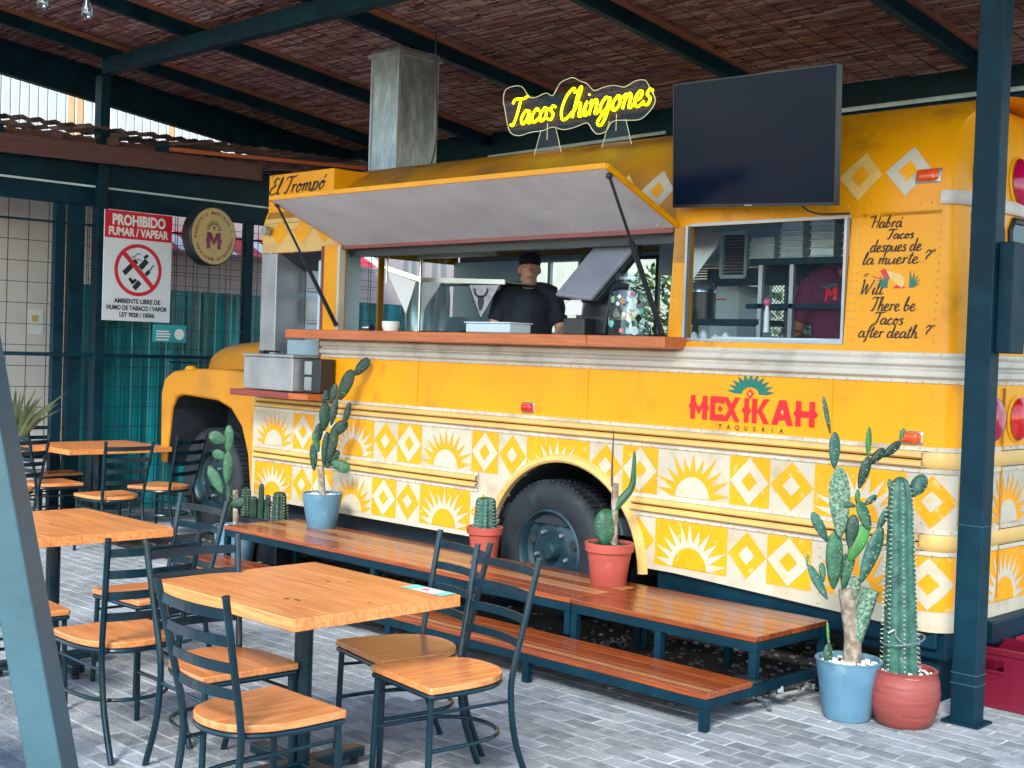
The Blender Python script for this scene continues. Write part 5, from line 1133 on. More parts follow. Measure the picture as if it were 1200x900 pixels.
platform('right platform of the timber bench, orange and well lit, ending by the big cactus pots', -4.68, -3.485, ())
t = thing('timber_step', 'low timber step running in front of the bench platforms', 'step', (-5.7, 5.0, 0))
for i in range(3):
    m = MB(); m.box(-8.02, -3.435, 4.825+i*.125+.001, 4.825+(i+1)*.125-.001, .152, .18); m.build('plank', 'bench_light' if i == 1 and False else 'bench_wood', t, bevel=.003)
m = MB(); m.box(-8.0, -3.45, 4.875, 4.905, .1795, .1815); m.build('light_grain', 'bench_light', t)
for q in ((-8.02, -3.435, 4.83, 4.865, .105, .150), (-8.02, -3.435, 5.17, 5.2, .105, .15), (-3.475, -3.44, 4.866, 5.92, .104, .149), (-8.02, -7.98, 4.866, 5.169, .104, .149), (-5.7, -5.665, 4.866, 5.92, .104, .149)):
    m = MB(); m.box(*q); m.build('rail', 'steel_navy', t, bevel=.003)
for x in (-3.457, -4.58, -5.68, -6.85, -8.0):
    m = MB(); m.box(x-.02, x+.02, 4.83, 4.868, 0, .104); m.build('leg', 'steel_navy', t, bevel=.003)
m = MB(); m.frame((-3.44, 5.45, .10), (-3.9, 5.75, .02), .03, .03); m.build('loose_bar', 'galvanised', t)

# ================================================================== POTS AND CACTI
def pot(loc, r0_, r1, h, mt, name='flower_pot', rim=0, label='', fill='pebble_white', prof=None):
    t = thing(name, label, 'plant pot', loc)
    pr = prof or [(0, 0), (r0_*.96, 0), (r0_, .008), (r0_+(r1-r0_)*.5, h*.5), (r1, h-(rim or 0))]
    if not prof and rim: pr += [(r1+.012, h-rim), (r1+.016, h-.004), (r1+.010, h)]
    elif not prof: pr += [(r1+.003, h-.003), (r1-.003, h)]
    rr = pr[-1][0]; pr += [(rr-.014, h-.002), (rr-.016, h-.04)]
    m = MB(); m.lathe(pr, 40, loc); m.build('pot_body', mt, t, smooth=True)
    m = MB(); m.lathe([(rr-.014, h-.032), (0, h-.024)], 20, loc); m.build('soil', 'soil', t)
    m = MB()
    for i in range(110):
        a, b = random.uniform(0, 2*PI), (rr-.026)*math.sqrt(random.random()); q = random.uniform(.006, .014)
        m.ell((loc[0]+b*math.cos(a), loc[1]+b*math.sin(a), loc[2]+h-.022+random.uniform(0, .008)), (q, q*.8, q*.65), 6, 4)
    m.build('pebble', fill, t, kind='stuff')
    return t
VX = Vector((.714, .70, 0)); VD = Vector((-.70, .714, 0))         # across and along the view, for natural-looking spreads of pads
def pad(t, base, ang, ln, wd, th=.018, tw=0, mt='cactus_green', tilt=0):
    # an oval pad starting at base, leaning 'ang' in the plane across the bus-diagonal, twisted by tw
    ln, wd = ln*KS[0], wd*KS[0]*1.1
    R = Matrix.Rotation(math.atan2(VX.y, VX.x), 3, 'Z') @ Matrix.Rotation(ang, 3, 'Y') @ Matrix.Rotation(tilt, 3, 'X') @ Matrix.Rotation(tw, 3, 'Z')
    d_ = R @ Vector((0, 0, 1)); c = Vector(base)+d_*ln*.5
    m = MB(); m.ell((0,0,0), (wd/2, th, ln/2), 16, 12)
    vs = []
    for v in m.v:
        z = v[2]/(ln/2); k = 1+.22*z-.10*z*z; vs.append(tuple(c + R @ Vector((v[0]*k, v[1]*(1.15-.2*z)+.004*math.sin(v[0]*60), v[2]))))
    m.v = vs; o = m.build('pad', mt, t, smooth=True)
    s_ = MB(); rr = random.Random(int(c.x*1000+c.z*777))
    for i in range(int(16+ln*wd*1500)):
        a, b = rr.uniform(0, 2*PI), rr.random()**.5*.92; x = b*math.cos(a)*wd/2; z = b*math.sin(a)*ln/2; kz = z/(ln/2); x *= 1+.22*kz-.1*kz*kz
        y = th*math.sqrt(max(0, 1-b*b))*rr.choice((-1, 1)); p = c + R @ Vector((x, y, z)); q = p + R @ Vector((rr.uniform(-.006, .006), (.014 if y > 0 else -.014), rr.uniform(-.006, .006)))
        s_.tube([p, q], [.0016, .0005], 3, cap=False)
    s_.build('spine', 'spine', o, kind='stuff')
    return Vector(base)+d_*ln*.97
def column(t, c, h, r_, ribs_=7, mt='cactus_green', lean=(0, 0), name='stem', taper=.75, spn=True):
    m = MB(); n = ribs_*6; K = 22
    rad = lambda s_: r_*(1-(1-taper)*s_)*(min(1, math.sqrt(max(0, 1-((s_-.90)/.10)**2))) if s_ > .90 else 1)
    def P(s_, g): 
        q = rad(s_)*(.80+.20*abs(math.cos(ribs_*g/2))**.7)*(1+.02*math.sin(s_*40)); return Vector((c[0]+lean[0]*s_+q*math.cos(g), c[1]+lean[1]*s_+q*math.sin(g), c[2]+h*s_))
    ss = [i/K*.9 for i in range(K)]+[.9, .93, .96, .98, .995, 1.0]
    m.grid(lambda s_, j: P(s_, 2*PI*j/n), ss, list(range(n+1))); o = m.build(name, mt, t, smooth=False)
    for p in o.data.polygons: p.use_smooth = True
    if spn:
        s2 = MB()
        for k in range(ribs_):
            g = 2*PI*k/ribs_
            for i in range(int(h/.022)):
                s_ = (i+.5)*.022/h; p = P(s_, g)
                s2.ell(p, (.0035, .0035, .0035), 5, 3)
                for e in (-.5, 0, .5): s2.tube([p, p+Vector((math.cos(g+e)*.014, math.sin(g+e)*.014, random.uniform(-.004, .008)))], [.0013, .0004], 3, cap=False)
        s2.build('spine', 'spine', o, kind='stuff')
    return o
# big blue pot with the branched prickly pear
pot((-3.16, 5.60, 0), .112, .160, .285, 'pot_blue', label='large tapered blue grey pot on the paving beside the round terracotta pot')
ca = thing('prickly_pear', 'tall branching prickly pear with a pale woody trunk in the large blue grey pot', 'cactus', (-3.16, 5.60, .26))
b0 = Vector((-3.16, 5.60, .25))
KS = [1.0]
def off(v, a, z): return v + VX*a*KS[0] + Vector((0, 0, z*KS[0]))
KS[0] = 1.09
m = MB(); m.tube(cr([tuple(off(b0, .01, 0)), tuple(off(b0, .012, .12)), tuple(off(b0, -.01, .24)), tuple(off(b0, -.03, .34))], 5), [.045-.0008*i for i in range(16)], 12); m.build('trunk', 'cactus_bark', ca, smooth=True)
m = MB(); m.tube(cr([tuple(off(b0, .02, .12)), tuple(off(b0, .055, .24)), tuple(off(b0, .085, .34))], 5), .042, 12); m.build('trunk', 'cactus_scab', ca, smooth=True)
KS[0] = 1/1.1
def padlist(t, base, sc, lst):                            # (base a, base z, tip a, tip z, width) in centimetres of the view-facing plane
    rq = random.Random(len(lst))
    for k, (a0, z0, a1, z1, w_, mt) in enumerate(lst):
        ln = math.hypot(a1-a0, z1-z0)/sc; ang = math.atan2(a1-a0, z1-z0)
        P = Vector((base[0], base[1], 0)) + VX*(a0/sc) + Vector((0, 0, z0/sc)) + VD*rq.uniform(-.025, .025)
        pad(t, P, ang, ln*1.12, w_*.95/sc, .008+.07*w_/sc, rq.uniform(-.35, .35), mt)
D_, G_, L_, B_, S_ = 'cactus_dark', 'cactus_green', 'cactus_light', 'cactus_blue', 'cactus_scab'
X9 = lambda l: [(a-996, 840-b, c-996, 840-d, w_, m_) for a, b, c, d, w_, m_ in l]
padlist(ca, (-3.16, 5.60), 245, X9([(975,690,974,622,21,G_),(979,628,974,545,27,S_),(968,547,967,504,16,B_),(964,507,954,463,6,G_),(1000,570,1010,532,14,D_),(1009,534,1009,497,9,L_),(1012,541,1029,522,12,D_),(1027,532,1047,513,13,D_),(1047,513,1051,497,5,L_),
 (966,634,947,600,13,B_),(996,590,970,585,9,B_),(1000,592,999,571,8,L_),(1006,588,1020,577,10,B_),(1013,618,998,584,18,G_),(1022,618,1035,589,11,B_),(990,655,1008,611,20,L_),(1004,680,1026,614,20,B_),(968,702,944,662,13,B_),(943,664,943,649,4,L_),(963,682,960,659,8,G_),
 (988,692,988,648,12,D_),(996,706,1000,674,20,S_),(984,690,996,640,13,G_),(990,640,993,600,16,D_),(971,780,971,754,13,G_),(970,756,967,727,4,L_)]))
KS[0] = 1.0
# round terracotta pot with the ribbed column
pot((-2.93, 5.72, 0), 0, 0, .265, 'pot_terracotta', label='round ribbed terracotta pot beside the steel post', prof=[(0, 0), (.115, 0), (.135, .02), (.158, .09), (.166, .155), (.160, .215), (.148, .25), (.152, .262), (.147, .265)])
cc = thing('column_cactus', 'tall ribbed column cactus tied with wire in the round terracotta pot', 'cactus', (-2.95, 5.72, .24))
column(cc, (-2.95, 5.72, .23), .945, .088, 7, 'cactus_blue', lean=(-.03, -.028), taper=.62)
column(cc, tuple(off(Vector((-2.95, 5.72, .55)), -.058, 0)), .28, .034, 6, 'cactus_dark', taper=.5, lean=(.02, .02), name='side_arm')
pad(cc, off(Vector((-2.95, 5.72, 1.08)), .015, 0), .5, .12, .07, .03, 0, 'cactus_blue'); pad(cc, off(Vector((-2.95, 5.72, 1.08)), -.075, 0), -.25, .085, .026, .012); pad(cc, off(Vector((-2.95, 5.72, 1.06)), -.075, 0), .1, .09, .024, .012)
m = MB(); m.tube(cr([(-2.95+.10*math.cos(g), 5.72+.10*math.sin(g), .40+.02*math.sin(g*1.0+.5)) for g in lin(-2.6, 1.2, .3)], 2), .004, 5); m.tube(cr([tuple(off(Vector((-2.95, 5.62, .44)), -.02, 0)), tuple(off(Vector((-2.95, 5.62, .455)), .01, 0)), tuple(off(Vector((-2.95, 5.62, .42)), .02, 0)), tuple(off(Vector((-2.95, 5.60, .40)), .085, -.02))], 5), .004, 5)
m.build('wire_tie', 'galvanised', cc, smooth=True)
# pots on the bench
pot((-7.62, 5.82, .37), .105, .150, .255, 'pot_blue', label='blue grey pot standing on the left end of the timber bench')
c3 = thing('prickly_pear', 'slender dark prickly pear reaching up past the counter in the pot on the bench', 'cactus', (-7.62, 5.82, .6))
b1 = Vector((-7.62, 5.82, .60)); m = MB(); m.tube(cr([tuple(off(b1, .0, 0)), tuple(off(b1, -.01, .12)), tuple(off(b1, -.02, .22))], 4), .025, 10); m.build('trunk', 'cactus_bark', c3, smooth=True)
X8 = lambda l: [(a-378, Z8-b, c-378, Z8-d, w_, m_) for a, b, c, d, w_, m_ in l]
Z8 = 677
KS[0] = 1/1.1; padlist(c3, (-7.62, 5.82), 160, X8([(411,438,427,418,14,D_),(394,468,408,432,16,D_),(384,472,389,449,10,D_),(377,505,378,472,14,D_),(375,475,381,456,10,D_),(386,498,391,466,9,D_),(384,510,404,493,15,D_),(401,498,407,470,8,D_),(369,522,372,496,11,D_),(367,552,365,520,10,D_),
 (378,548,381,506,10,D_),(384,542,392,504,11,D_),(387,540,409,549,15,G_),(381,548,395,527,12,D_),(372,530,366,505,9,G_)])); KS[0] = 1.0
pot((-5.94, 5.85, .37), .085, .105, .205, 'pot_red', rim=.045, label='small red plastic pot on the bench left of the rear wheel', fill='pebble')
c4 = thing('column_cactus', 'short stout ribbed cactus in the small red pot left of the rear wheel', 'cactus', (-5.94, 5.85, .55)); column(c4, (-5.94, 5.85, .54), .225, .078, 8, 'cactus_blue', taper=.8)
pot((-4.85, 5.80, .37), .105, .13, .245, 'pot_red', rim=.05, label='red plastic pot on the bench right of the rear wheel', fill='cactus_dark')
c5 = thing('grafted_cactus', 'cactus stub with two long thin arms in the red pot right of the rear wheel', 'cactus', (-4.85, 5.80, .6)); b2 = Vector((-4.85, 5.80, .58))
pad(c5, off(b2, -.02, .0), -.06, .23, .12, .04, .2, 'cactus_green'); m = MB(); m.tube([tuple(off(b2, .025, 0)), tuple(off(b2, .02, .38))], [.022, .02], 8); m.build('cut_stem', 'cactus_bark', c5, smooth=True)
m = MB(); m.tube([tuple(off(b2, .0, .36)), tuple(off(b2, -.002, .50)), tuple(off(b2, .0, .69))], [.008, .006, .003], 6); m.build('dry_stalk', 'old_wood', c5, smooth=True)
m = MB(); m.tube(cr([tuple(off(b2, .005, .20)), tuple(off(b2, .05, .27)), tuple(off(b2, .115, .36)), tuple(off(b2, .125, .46)), tuple(off(b2, .125, .57))], 5), [.012, .016, .020, .022, .023, .024, .025, .025, .024, .022, .020, .019, .018, .017, .016, .014, .013, .012, .010, .008, .005], 8); m.build('long_arm', 'cactus_green', c5, smooth=True)
m = MB(); m.tube(cr([tuple(off(b2, .03, .2)), tuple(off(b2, .06, .13)), tuple(off(b2, .07, .08))], 4), .006, 6); m.build('dry_stalk', 'cactus_blue', c5)
# pot and small cacti at the left end of the bench
pot((-8.46, 5.64, 0), .13, .17, .30, 'pot_blue', label='tall blue grey pot behind the left end of the timber bench')
Z6 = 661
c6 = thing('prickly_pear', 'prickly pear with round pads in front of the front wheel of the bus', 'cactus', (-8.46, 5.64, .4)); b3 = Vector((-8.46, 5.64, .29))
m = MB(); m.tube(cr([tuple(b3), tuple(off(b3, -.005, .15)), tuple(off(b3, -.01, .28))], 4), .022, 8); m.build('trunk', 'cactus_bark', c6, smooth=True)
KS[0] = 1/1.1; padlist(c6, (-8.46, 5.64), 153, [(a-277, Z6-b, c-277, Z6-d, w_, m_) for a, b, c, d, w_, m_ in [(264,517,243,510,17,G_),(264,536,247,531,13,G_),(266,532,266,498,12,G_),(266,568,267,529,12,G_),(261,578,245,548,14,G_),(270,592,288,585,13,D_),(270,600,268,562,9,D_)]]); KS[0] = 1.0
tr_ = thing('planter_trough', 'low dark planter trough behind the left end of the bench', 'planter', (-8.25, 5.98, 0))
m = MB(); m.box(-8.72, -8.12, 5.78, 5.98, .02, .34); m.build('trough_body', 'plastic_black', tr_, bevel=.01)
for i, (x, h, r_, mt) in enumerate(((-8.66, .30, .035, 'cactus_green'), (-8.55, .22, .04, 'cactus_dark'), (-8.45, .36, .03, 'cactus_dark'), (-8.36, .26, .03, 'cactus_dark'), (-8.21, .31, .075, 'cactus_dark'))):
    c7 = thing('column_cactus', ['pale green slim cactus, leftmost in the dark trough', 'short leaning cactus, second from the left in the dark trough', 'tallest slim cactus in the middle of the dark trough', 'small dark cactus just left of the barrel shaped one', 'stout barrel shaped cactus at the right end of the dark trough'][i], 'cactus', (x, 5.86, .36), group='small cacti in the dark trough')
    column(c7, (x, 5.86, .33), h*.78, r_*.85, 7, mt, taper=.8, spn=i in (0, 4))

# ================================================================== CRATES, ELECTRICAL BOX
def crate(name_label, x0, y0, z0, mt, rot=0, wx=.40, wy=.30, h=.30):
    t = thing('bottle_crate', name_label, 'crate', (x0, y0, z0), group='red plastic bottle crates behind the steel post'); T = Matrix.Translation((x0, y0, z0)) @ Matrix.Rotation(rot, 4, 'Z')
    th = .015
    for k, (ax, L_, W_) in enumerate(((0, wx, wy), (1, wy, wx), (2, wx, wy), (3, wy, wx))):
        TT = T @ Matrix.Rotation(k*PI/2, 4, 'Z') @ Matrix.Translation((0, -W_/2, 0)); a = L_/2-(.0 if k % 2 == 0 else th+.001)
        m = MB(); hw_, z1, z2 = .07, h*.62, h*.80
        m.box(-a, a, 0, th, .0, z1, TT); m.box(-a, -hw_, 0, th, z1, z2, TT); m.box(hw_, a, 0, th, z1, z2, TT); m.box(-a, a, 0, th, z2, h, TT); m.build('side_wall', mt, t)
        m = MB(); m.box(-a-.004, a+.004, -.008, -.0005, h-.03, h, TT); m.box(-a, a, -.006, -.0005, .0, .035, TT); m.box(-hw_-.008, hw_+.008, -.005, -.0005, z1-.012, z1, TT); m.box(-hw_-.008, hw_+.008, -.005, -.0005, z2, z2+.012, TT); m.build('rim_band', mt, t, bevel=.002)
    m = MB(); m.box(-wx/2+th, wx/2-th, -wy/2+th, wy/2-th, 0, .012, T); m.build('crate_base', mt, t)
    m = MB()
    for i in range(1, 4): m.box(-wx/2+i*wx/4-.002, -wx/2+i*wx/4+.002, -wy/2+th, wy/2-th, .013, h*.6, T)
    m.build('divider', mt, t)
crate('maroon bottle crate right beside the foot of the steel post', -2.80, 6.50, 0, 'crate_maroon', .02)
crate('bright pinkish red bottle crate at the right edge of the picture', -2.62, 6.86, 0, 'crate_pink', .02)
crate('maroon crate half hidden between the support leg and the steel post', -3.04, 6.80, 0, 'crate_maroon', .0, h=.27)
eb = thing('electrical_box', 'navy electrical box on the far side of the steel post with white switches', 'box', (-2.62, 6.1, 1.8))
m = MB(); m.box(-2.673, -2.60, 5.97, 6.13, 1.775, 2.30); m.build('box_body', 'steel_navy', eb, bevel=.006)
m = MB(); m.box(-2.62, -2.585, 6.132, 6.15, 2.03, 2.2); m.build('white_tag', 'paper', eb); m = MB(); m.box(-2.63, -2.60, 6.132, 6.16, 1.95, 2.0); m.build('switch', 'plastic_white', eb)

# ================================================================== LEFT SIDE: FENCE, SIGNS, LEAN-TO
FX = -11.42
gs = thing('side_beam', 'navy steel beam with a thin white conduit over the left fence', 'beam', (FX, 6.5, 3.1))
m = MB(); m.box(FX-.08, FX-.02, 2.4, 9.6, 2.94, 3.47); m.build('beam_body', 'steel_navy', gs, bevel=.006)
m = MB(); m.tube([(FX-.005, 2.5, 3.12), (FX-.005, 9.2, 3.13)], .011, 6); m.build('conduit', 'white_line', gs)
fe = thing('mesh_fence', 'welded wire mesh fence with navy posts along the left side', 'fence', (FX, 6.0, 0))
for y0, y1 in ((5.56, 5.66), (5.70, 5.85), (7.62, 7.72), (3.4, 3.5)):
    m = MB(); m.box(FX-.05, FX+.02, y0, y1, 0, 2.935); m.build('post', 'steel_navy', fe, bevel=.004)
m = MB(); m.frame((FX+.03, 3.0, 1.535), (FX+.03, 9.0, 1.545), .03, .035); m.build('rail', 'steel_navy', fe)
m = MB(); m.frame((FX+.02, 3.0, 2.74), (FX+.02, 9.4, 2.78), .03, .02); m.build('rail', 'steel_navy', fe)
m = MB(); y = 3.6
while y < 9.4: m.frame((FX+.01, y, .05), (FX+.01, y, 2.93), .006, .006, (0,1,0)); y += .19
z = .1
while z < 2.93: m.frame((FX+.016, 3.5, z), (FX+.016, 9.4, z), .006, .006); z += .19
m.build('wire', 'plastic_black', fe)
m = MB(); y = 5.92
while y < 9.4: m.frame((FX-.03, y, 2.1), (FX-.03, y, 2.93), .005, .005, (0,1,0)); y += .13
z = 2.15
while z < 2.93: m.frame((FX-.034, 5.9, z), (FX-.034, 9.4, z), .005, .005); z += .10
m.build('wire', 'plastic_black', fe)
tf = thing('teal_sheet_fence', 'tall teal corrugated metal sheets standing behind the mesh fence', 'fence', (-11.75, 7.5, 0))
y = 5.98; k = 0
while y < 10.5:
    m = MB(); w_ = .58
    def cf(s_, z): 
        g = (s_/.19) % 1; dpt = .045 if g < .38 else (.045*(1-(g-.38)/.1) if g < .48 else (0 if g < .88 else .045*(g-.88)/.12)); return (-11.70+dpt+.004*(k % 2), y+s_, z)
    m.grid(lambda a, b: cf(a, b), [q*.0095 for q in range(62)], [0.02, 1.0, 2.215]); m.build('sheet', 'teal_sheet', tf); y += .57; k += 1
for yy, h, dd in ((6.75, 1.49, .0), (7.05, 1.40, .08), (7.4, 1.42, .12)):
    m = MB(); m.tube([(FX+.10+dd, yy-.06, 0), (FX+.05+dd, yy, h), (FX+.05+dd, yy+1.1, h-.01), (FX+.10+dd, yy+1.15, 0)], .017, 8)
    o = m.build('pipe_frame', 'steel_pale' if h > 1.45 else 'frame_steel', smooth=True); tag(o, {.0: 'tallest bent pipe frame leaning against the fence behind the bonnet', .08: 'middle bent pipe frame leaning against the fence', .12: 'innermost bent pipe frame nearest to the bonnet'}[dd], 'pipe frame', 'bent pipe frames leaning on the fence')
cw = MB(); cw.box(-13.2, -13.0, 2.0, 6.9, 0, 3.55); cw_o = tag(cw.build('side_wall', 'cream_wall'), 'cream plastered wall behind the left end of the mesh fence', 'wall')
m = MB(); m.box(-13.0, -12.985, 4.6, 4.61, 0, 3.0); m.box(-13.0, -12.985, 5.55, 5.56, 0, 3.0); m.build('wall_joint', 'old_wood', cw_o)
m = MB(); m.box(-12.995, -12.985, 6.05, 6.22, 1.72, 1.98); tag(m.build('small_notice', 'paper'), 'small faded notice with an orange picture on the cream wall', 'notice')
m = MB(); m.box(-12.984, -12.982, 6.10, 6.17, 1.85, 1.92); o = m.build('picture', 'sign_gold', bpy.data.objects['small_notice'])
pk = MB(); pk.box(-14.4, -14.2, 6.9, 16, 0, 3.6); tag(pk.build('side_wall', 'pink_wall'), 'dusky pink wall behind the signs above the teal sheets', 'wall')
aw2 = thing('striped_awning', 'red and white striped shop awning behind the fence, high behind the signs', 'awning', (-14.0, 8.5, 2.7))
for i in range(22):
    m = MB(); y = 7.0+i*.2; m.add([(-14.15, y, 3.05), (-14.15, y+.19, 3.05), (-13.6, y+.19, 2.78), (-13.6, y, 2.78)], [(0,1,2,3)]); m.build('stripe', 'sign_red' if i % 3 else 'paper', aw2)
bw = thing('white_sheet_wall', 'tall bright white corrugated wall beyond the rusty lean-to', 'wall', (-17, 8, 0))
y = 4.0; k = 0
while y < 14:
    m = MB(); mtn = 'ochre_post' if (8.38 < y < 8.6 or 9.92 < y < 10.05) else 'white_sheet'; w_ = .13
    m.add([(-17, y, 0), (-17, y+.095, 0), (-17.03, y+.11, 0), (-17.03, y+w_, 0), (-17, y, 8), (-17, y+.095, 8), (-17.03, y+.11, 8), (-17.03, y+w_, 8)], [(0,1,5,4),(1,2,6,5),(2,3,7,6)]); m.build('sheet', mtn, bw); y += w_; k += 1
lt = thing('rusty_lean_to', 'rusty corrugated lean-to roof with light showing through its gaps', 'roof', (-12, 6, 3.6))
y = 2.6; k = 0
while y < 9.3:
    x1 = -13.6; gap = random.choice((0, .03, .05)) ; 
    m = MB(); pc = random.random() < .28
    segs_ = [(-11.18, -11.55), (-11.72, -12.3), (-12.42, x1)] if pc else ([(-11.18, -12.05), (-12.25, x1)] if random.random() < .5 else [(-11.18, x1)])
    for a, b in segs_:
        m.grid(lambda q, x: (x, y+q*.031, 3.635+(y-5)*.025+.014*math.cos(q*PI/2.5)+(-11.18-x)*.06), list(range(21)), [a, b])
    m.build('sheet', 'rust_sheet' if k % 3 else 'old_wood', lt); y += .62+gap*.5; k += 1
for x, mt in ((-11.45, 'old_wood'), (-12.1, 'old_wood'), (-12.8, 'old_wood')):
    m = MB(); m.frame((x, 2.5, 3.50+(-11.18-x)*.06-.06), (x, 9.3, 3.66+(-11.18-x)*.06-.06), .06, .08); m.build('purlin', mt, lt)
y = 3.3
while y < 9.2:
    m = MB(); m.frame((-11.25, y, 3.52+(y-5)*.025), (-13.6, y, 3.64+(y-5)*.025), .07, .07); m.build('joist', 'steel_navy' if int(y*10) % 2 else 'old_wood', lt); y += .55
m = MB(); m.frame((-11.28, 2.5, 3.335), (-11.28, 7.7, 3.46), .05, .17); m.build('fascia', 'old_wood', lt); m = MB(); m.frame((-11.20, 6.6, 3.545), (-11.20, 9.0, 3.66), .03, .035); m.build('batten', 'counter_wood', lt)
# signs
def onX(x0): return lambda cy, cz: (lambda a, b: (x0, cy+a, cz+b))
ns = thing('no_smoking_sign', 'red and white PROHIBIDO FUMAR / VAPEAR sign on the left fence', 'sign', (FX+.06, 6.36, 2.4))
X0 = FX+.11; cy = 6.355
m = MB(); m.box(X0-.02, X0, 6.0, 6.71, 1.875, 2.915); m.build('board', 'sign_white', ns)
m = MB(); m.box(X0+.0002, X0+.001, 6.0, 6.71, 2.655, 2.915); m.build('red_header', 'sign_red', ns)
f = onX(X0+.003)
m = MB(); puttext(m, 'PROHIBIDO', .135, f(cy, 2.785), .006, width=.56); m.build('lettering', 'paper', ns); m = MB(); puttext(m, 'FUMAR / VAPEAR', .105, f(cy, 2.685), .0045, width=.63); m.build('lettering', 'paper', ns)
for tx, zz, wd_ in (('AMBIENTE LIBRE DE', 2.045, .49), ('HUMO DE TABACO / VAPOR', 1.98, .64), ('LEY 9028 / 10066', 1.915, .37)):
    m = MB(); puttext(m, tx, .06, f(cy, zz), .002, width=wd_); m.build('lettering', 'paint_dark', ns)
cz = 2.365
m = MB()
def q4(x0, y0, x1, y1, w_): 
    d_ = Vector((x1-x0, y1-y0)).normalized(); n_ = Vector((-d_.y, d_.x))*w_/2; m.add([(X0+.003, cy+x0+n_.x, cz+y0+n_.y), (X0+.003, cy+x0-n_.x, cz+y0-n_.y), (X0+.003, cy+x1-n_.x, cz+y1-n_.y), (X0+.003, cy+x1+n_.x, cz+y1+n_.y)], [(0,1,2,3)])
q4(-.15, -.04, -.02, .09, .05); q4(-.09, -.08, -.06, -.12, .03); q4(-.07, -.13, -.02, -.09, .03); q4(-.04, -.18, .02, -.11, .05); q4(.02, .02, .09, .10, .055); q4(.06, .12, .10, .15, .03); q4(.08, -.04, .12, .0, .035); q4(.12, .0, .16, .06, .012)
m.build('pictogram', 'paint_dark', ns)
m = MB(); m.tube([(X0+.003, cy-.05+a, cz+.13+b) for a, b in cr([(-.02, .0), (.0, -.015), (.02, .01), (.05, .03), (.07, .02)], 4)], .004, 4); m.tube([(X0+.003, cy-.0+a, cz+.09+b) for a, b in cr([(-.02, .0), (.0, .015), (.03, .0)], 4)], .004, 4); m.build('smoke', 'paint_dark', ns)
m = MB(); N = 40; m.add([(X0+.0045, cy+r_*math.cos(2*PI*i/N), cz+r_*math.sin(2*PI*i/N)) for i in range(N) for r_ in (.215, .25)], [(2*i, 2*i+1, (2*i+3) % (2*N), (2*i+2) % (2*N)) for i in range(N)])
X0 += .002; q4(-.16, .16, .16, -.16, .045); X0 -= .002
m.build('prohibition_ring', 'sign_red', ns)
tg = thing('teal_notice', 'small teal notice with white writing hanging below the no smoking sign', 'sign', (FX, 6.7, 1.78))
m = MB(); m.box(X0-.02, X0, 6.54, 6.90, 1.685, 1.855); m.build('board', 'sign_teal', tg)
m = MB(); m.lathe([(0, 0), (.055, 0)], 20, (X0+.003, 6.82, 1.765), 'X'); 
for k, (z, w_) in enumerate(((1.825, .08), (1.79, .14), (1.765, .16), (1.74, .15), (1.71, .14))):
    if k in (1, 2, 3, 4): m.box(X0+.001, X0+.002, 6.565, 6.565+w_, z-.008, z+.006)
m.build('white_print', 'paper', tg)
rs = thing('round_sign', 'round gold shop sign with a maroon M and lettering around the rim, on a bracket', 'sign', (-11.2, 7.32, 2.76))
RC_ = Vector((-11.12, 7.06, 2.745)); ryaw = math.radians(8)
RT = Matrix.Translation(RC_) @ Matrix.Rotation(ryaw, 4, 'Z')
def rf_(o_): return lambda a, b: tuple(RT @ Vector((o_, a, b)))
m = MB(); m.lathe([(0, -.13), (.285, -.13), (.295, -.12), (.295, -.01), (.285, 0), (.0, 0)], 48, (0, 0, 0), 'X'); m.v = [tuple(RT @ Vector(v)) for v in m.v]; m.build('drum', 'plastic_black', rs, smooth=True)
m = MB(); m.add([rf_(.002)(.275*math.cos(2*PI*i/48), .275*math.sin(2*PI*i/48)) for i in range(48)], [tuple(range(48))]); m.build('face', 'sign_gold', rs)
def rtext(txt, a0, mb):
    for i, chx in enumerate(txt):
        if chx == ' ': continue
        g = a0 - i*(2*PI/36); puttext(mb, chx, .045, (lambda g: lambda a, b: rf_(.005)(.212*math.cos(g)+a*math.sin(g)+b*math.cos(g), .212*math.sin(g)-a*math.cos(g)+b*math.sin(g)))(g), .0012)
m = MB(); rtext('TAQUERIA MEXIKAH * TAQUERIA MEXIKAH *', PI*1.0+.1, m); m.build('lettering', 'sign_maroon', rs)
m = MB(); f3 = rf_(.005); pl_ = lambda pts: m.add([f3(a*.9, b*.9) for a, b in pts], [tuple(range(len(pts)))])
pl_([(-.10, -.14), (-.05, -.14), (-.045, .04), (-.095, .04)]); pl_([(.10, -.14), (.05, -.14), (.045, .04), (.095, .04)]); pl_([(-.09, .04), (-.04, .04), (.0, -.03), (.0, -.10), (-.05, -.03)]); pl_([(.09, .04), (.04, .04), (.0, -.03), (.0, -.10), (.05, -.03)]); pl_([(-.12, -.05), (-.09, -.08), (-.08, -.05), (-.09, -.02)]); pl_([(.12, -.05), (.09, -.02), (.08, -.05), (.09, -.08)])
pl_([(-.02, .09), (0, .065), (.02, .09), (0, .115)]); m.build('monogram', 'sign_maroon', rs)
m = MB()
for i in range(9):
    g0 = PI*i/9+.05; g1 = PI*(i+1)/9-.05; gm = (g0+g1)/2; m.add([f3(r_*math.cos(g), .055+r_*math.sin(g)) for g, r_ in ((g0, .06), (gm, .115), (g1, .06))], [(0,1,2)])
m.build('sunburst', 'paint_dark', rs)
m = MB(); m.frame(RC_+Vector((-.14, 0, .2)), (FX, 7.35, 2.95), .03, .03); m.frame(RC_+Vector((-.13, 0, 0)), (FX, 7.4, 2.745), .04, .04); m.build('bracket', 'steel_navy', rs)
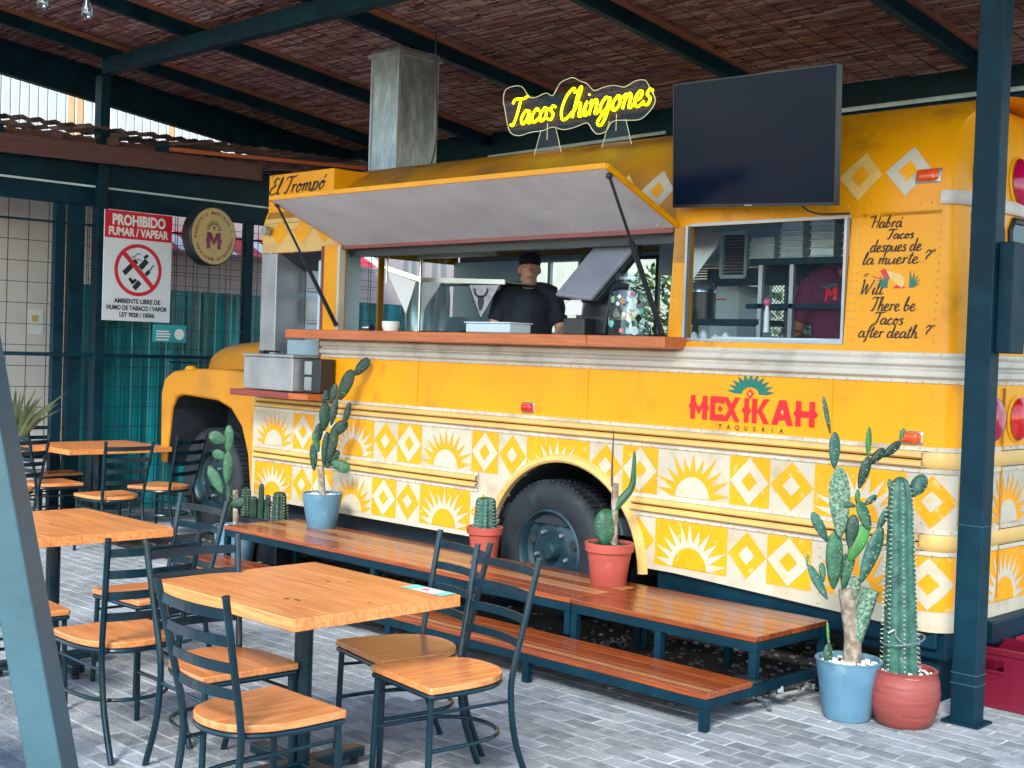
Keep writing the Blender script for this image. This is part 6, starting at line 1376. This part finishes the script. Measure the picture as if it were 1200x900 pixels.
# plant at the far left
pl = thing('yucca_plant', 'spiky grey green yucca plant in front of the cream wall at the far left', 'plant', (-11.2, 5.15, 0))
m = MB(); rr = random.Random(4)
for i in range(30):
    a = rr.uniform(0, 2*PI); sp = rr.uniform(.08, .42); h = rr.uniform(.35, .62); b_ = Vector((-11.12, 5.08, .72)); tip = b_+Vector((math.cos(a)*sp*.4, math.sin(a)*sp+.12, h*(1-.3*sp))); mid = b_.lerp(tip, .55)+Vector((0, 0, .05)); sd_ = (tip-b_).cross(Vector((1, 0, 0))).normalized()*.016
    m.add([b_-sd_, b_+sd_, mid+sd_, mid-sd_, tip], [(0,1,2,3),(3,2,4)])
m.build('leaf', 'leaf_dry', pl, kind='stuff')
m = MB(); m.tube([(-11.12, 5.08, .3), (-11.12, 5.08, .75)], .03, 8); m.build('stem', 'cactus_bark', pl)
m = MB(); m.lathe([(0, 0), (.12, 0), (.16, .34), (.15, .34), (0, .30)], 20, (-11.12, 5.08, 0)); m.build('pot_body', 'pot_terracotta', pl, smooth=True)
# cream slatted box at the bottom left corner
cb_ = thing('slatted_planter', 'cream slatted timber planter just showing at the bottom left corner', 'planter', (-4.6, 1.85, 0))
for i in range(6):
    m = MB(); m.frame((-5.3, 1.28, .06+i*.1), (-4.55, 1.98, .06+i*.1), .02, .088); m.build('slat', 'cream_wall', cb_, bevel=.004)
m = MB(); m.frame((-5.32, 1.31, .3), (-4.57, 2.01, .3), .02, .6); m.build('inner_box', 'old_wood', cb_)
# hanging bulbs
for lb, P in (('clear hanging bulb near the top left, fully in view', (-6.147, 3.133, 3.349)), ('clear hanging bulb cut off by the top edge, left of the other', (-6.308, 2.977, 3.393))):
    P = Vector(P)
    t = thing('hanging_bulb', lb, 'light bulb', P, group='clear bulbs hanging on black cable'); m = MB(); m.lathe([(0, -.055), (.018, -.05), (.028, -.03), (.026, -.005), (.014, .03), (.012, .04)], 16, P); m.build('glass_bulb', 'jar_glass', t, smooth=True)
    m = MB(); m.tube([P+Vector((0, 0, -.02)), P+Vector((.008, 0, .0)), P+Vector((-.006, 0, .015)), P+Vector((0, 0, .04))], .0016, 4); m.build('filament', 'edge_glow', t)
    m = MB(); m.lathe([(0, .10), (.016, .10), (.018, .06), (.015, .035), (0, .035)], 12, P); m.build('socket', 'plastic_black', t, smooth=True)
    m = MB(); m.tube([P+Vector((0, 0, .09)), (P.x, P.y, reedz(P.y))], .005, 5); m.build('cable', 'plastic_black', t)
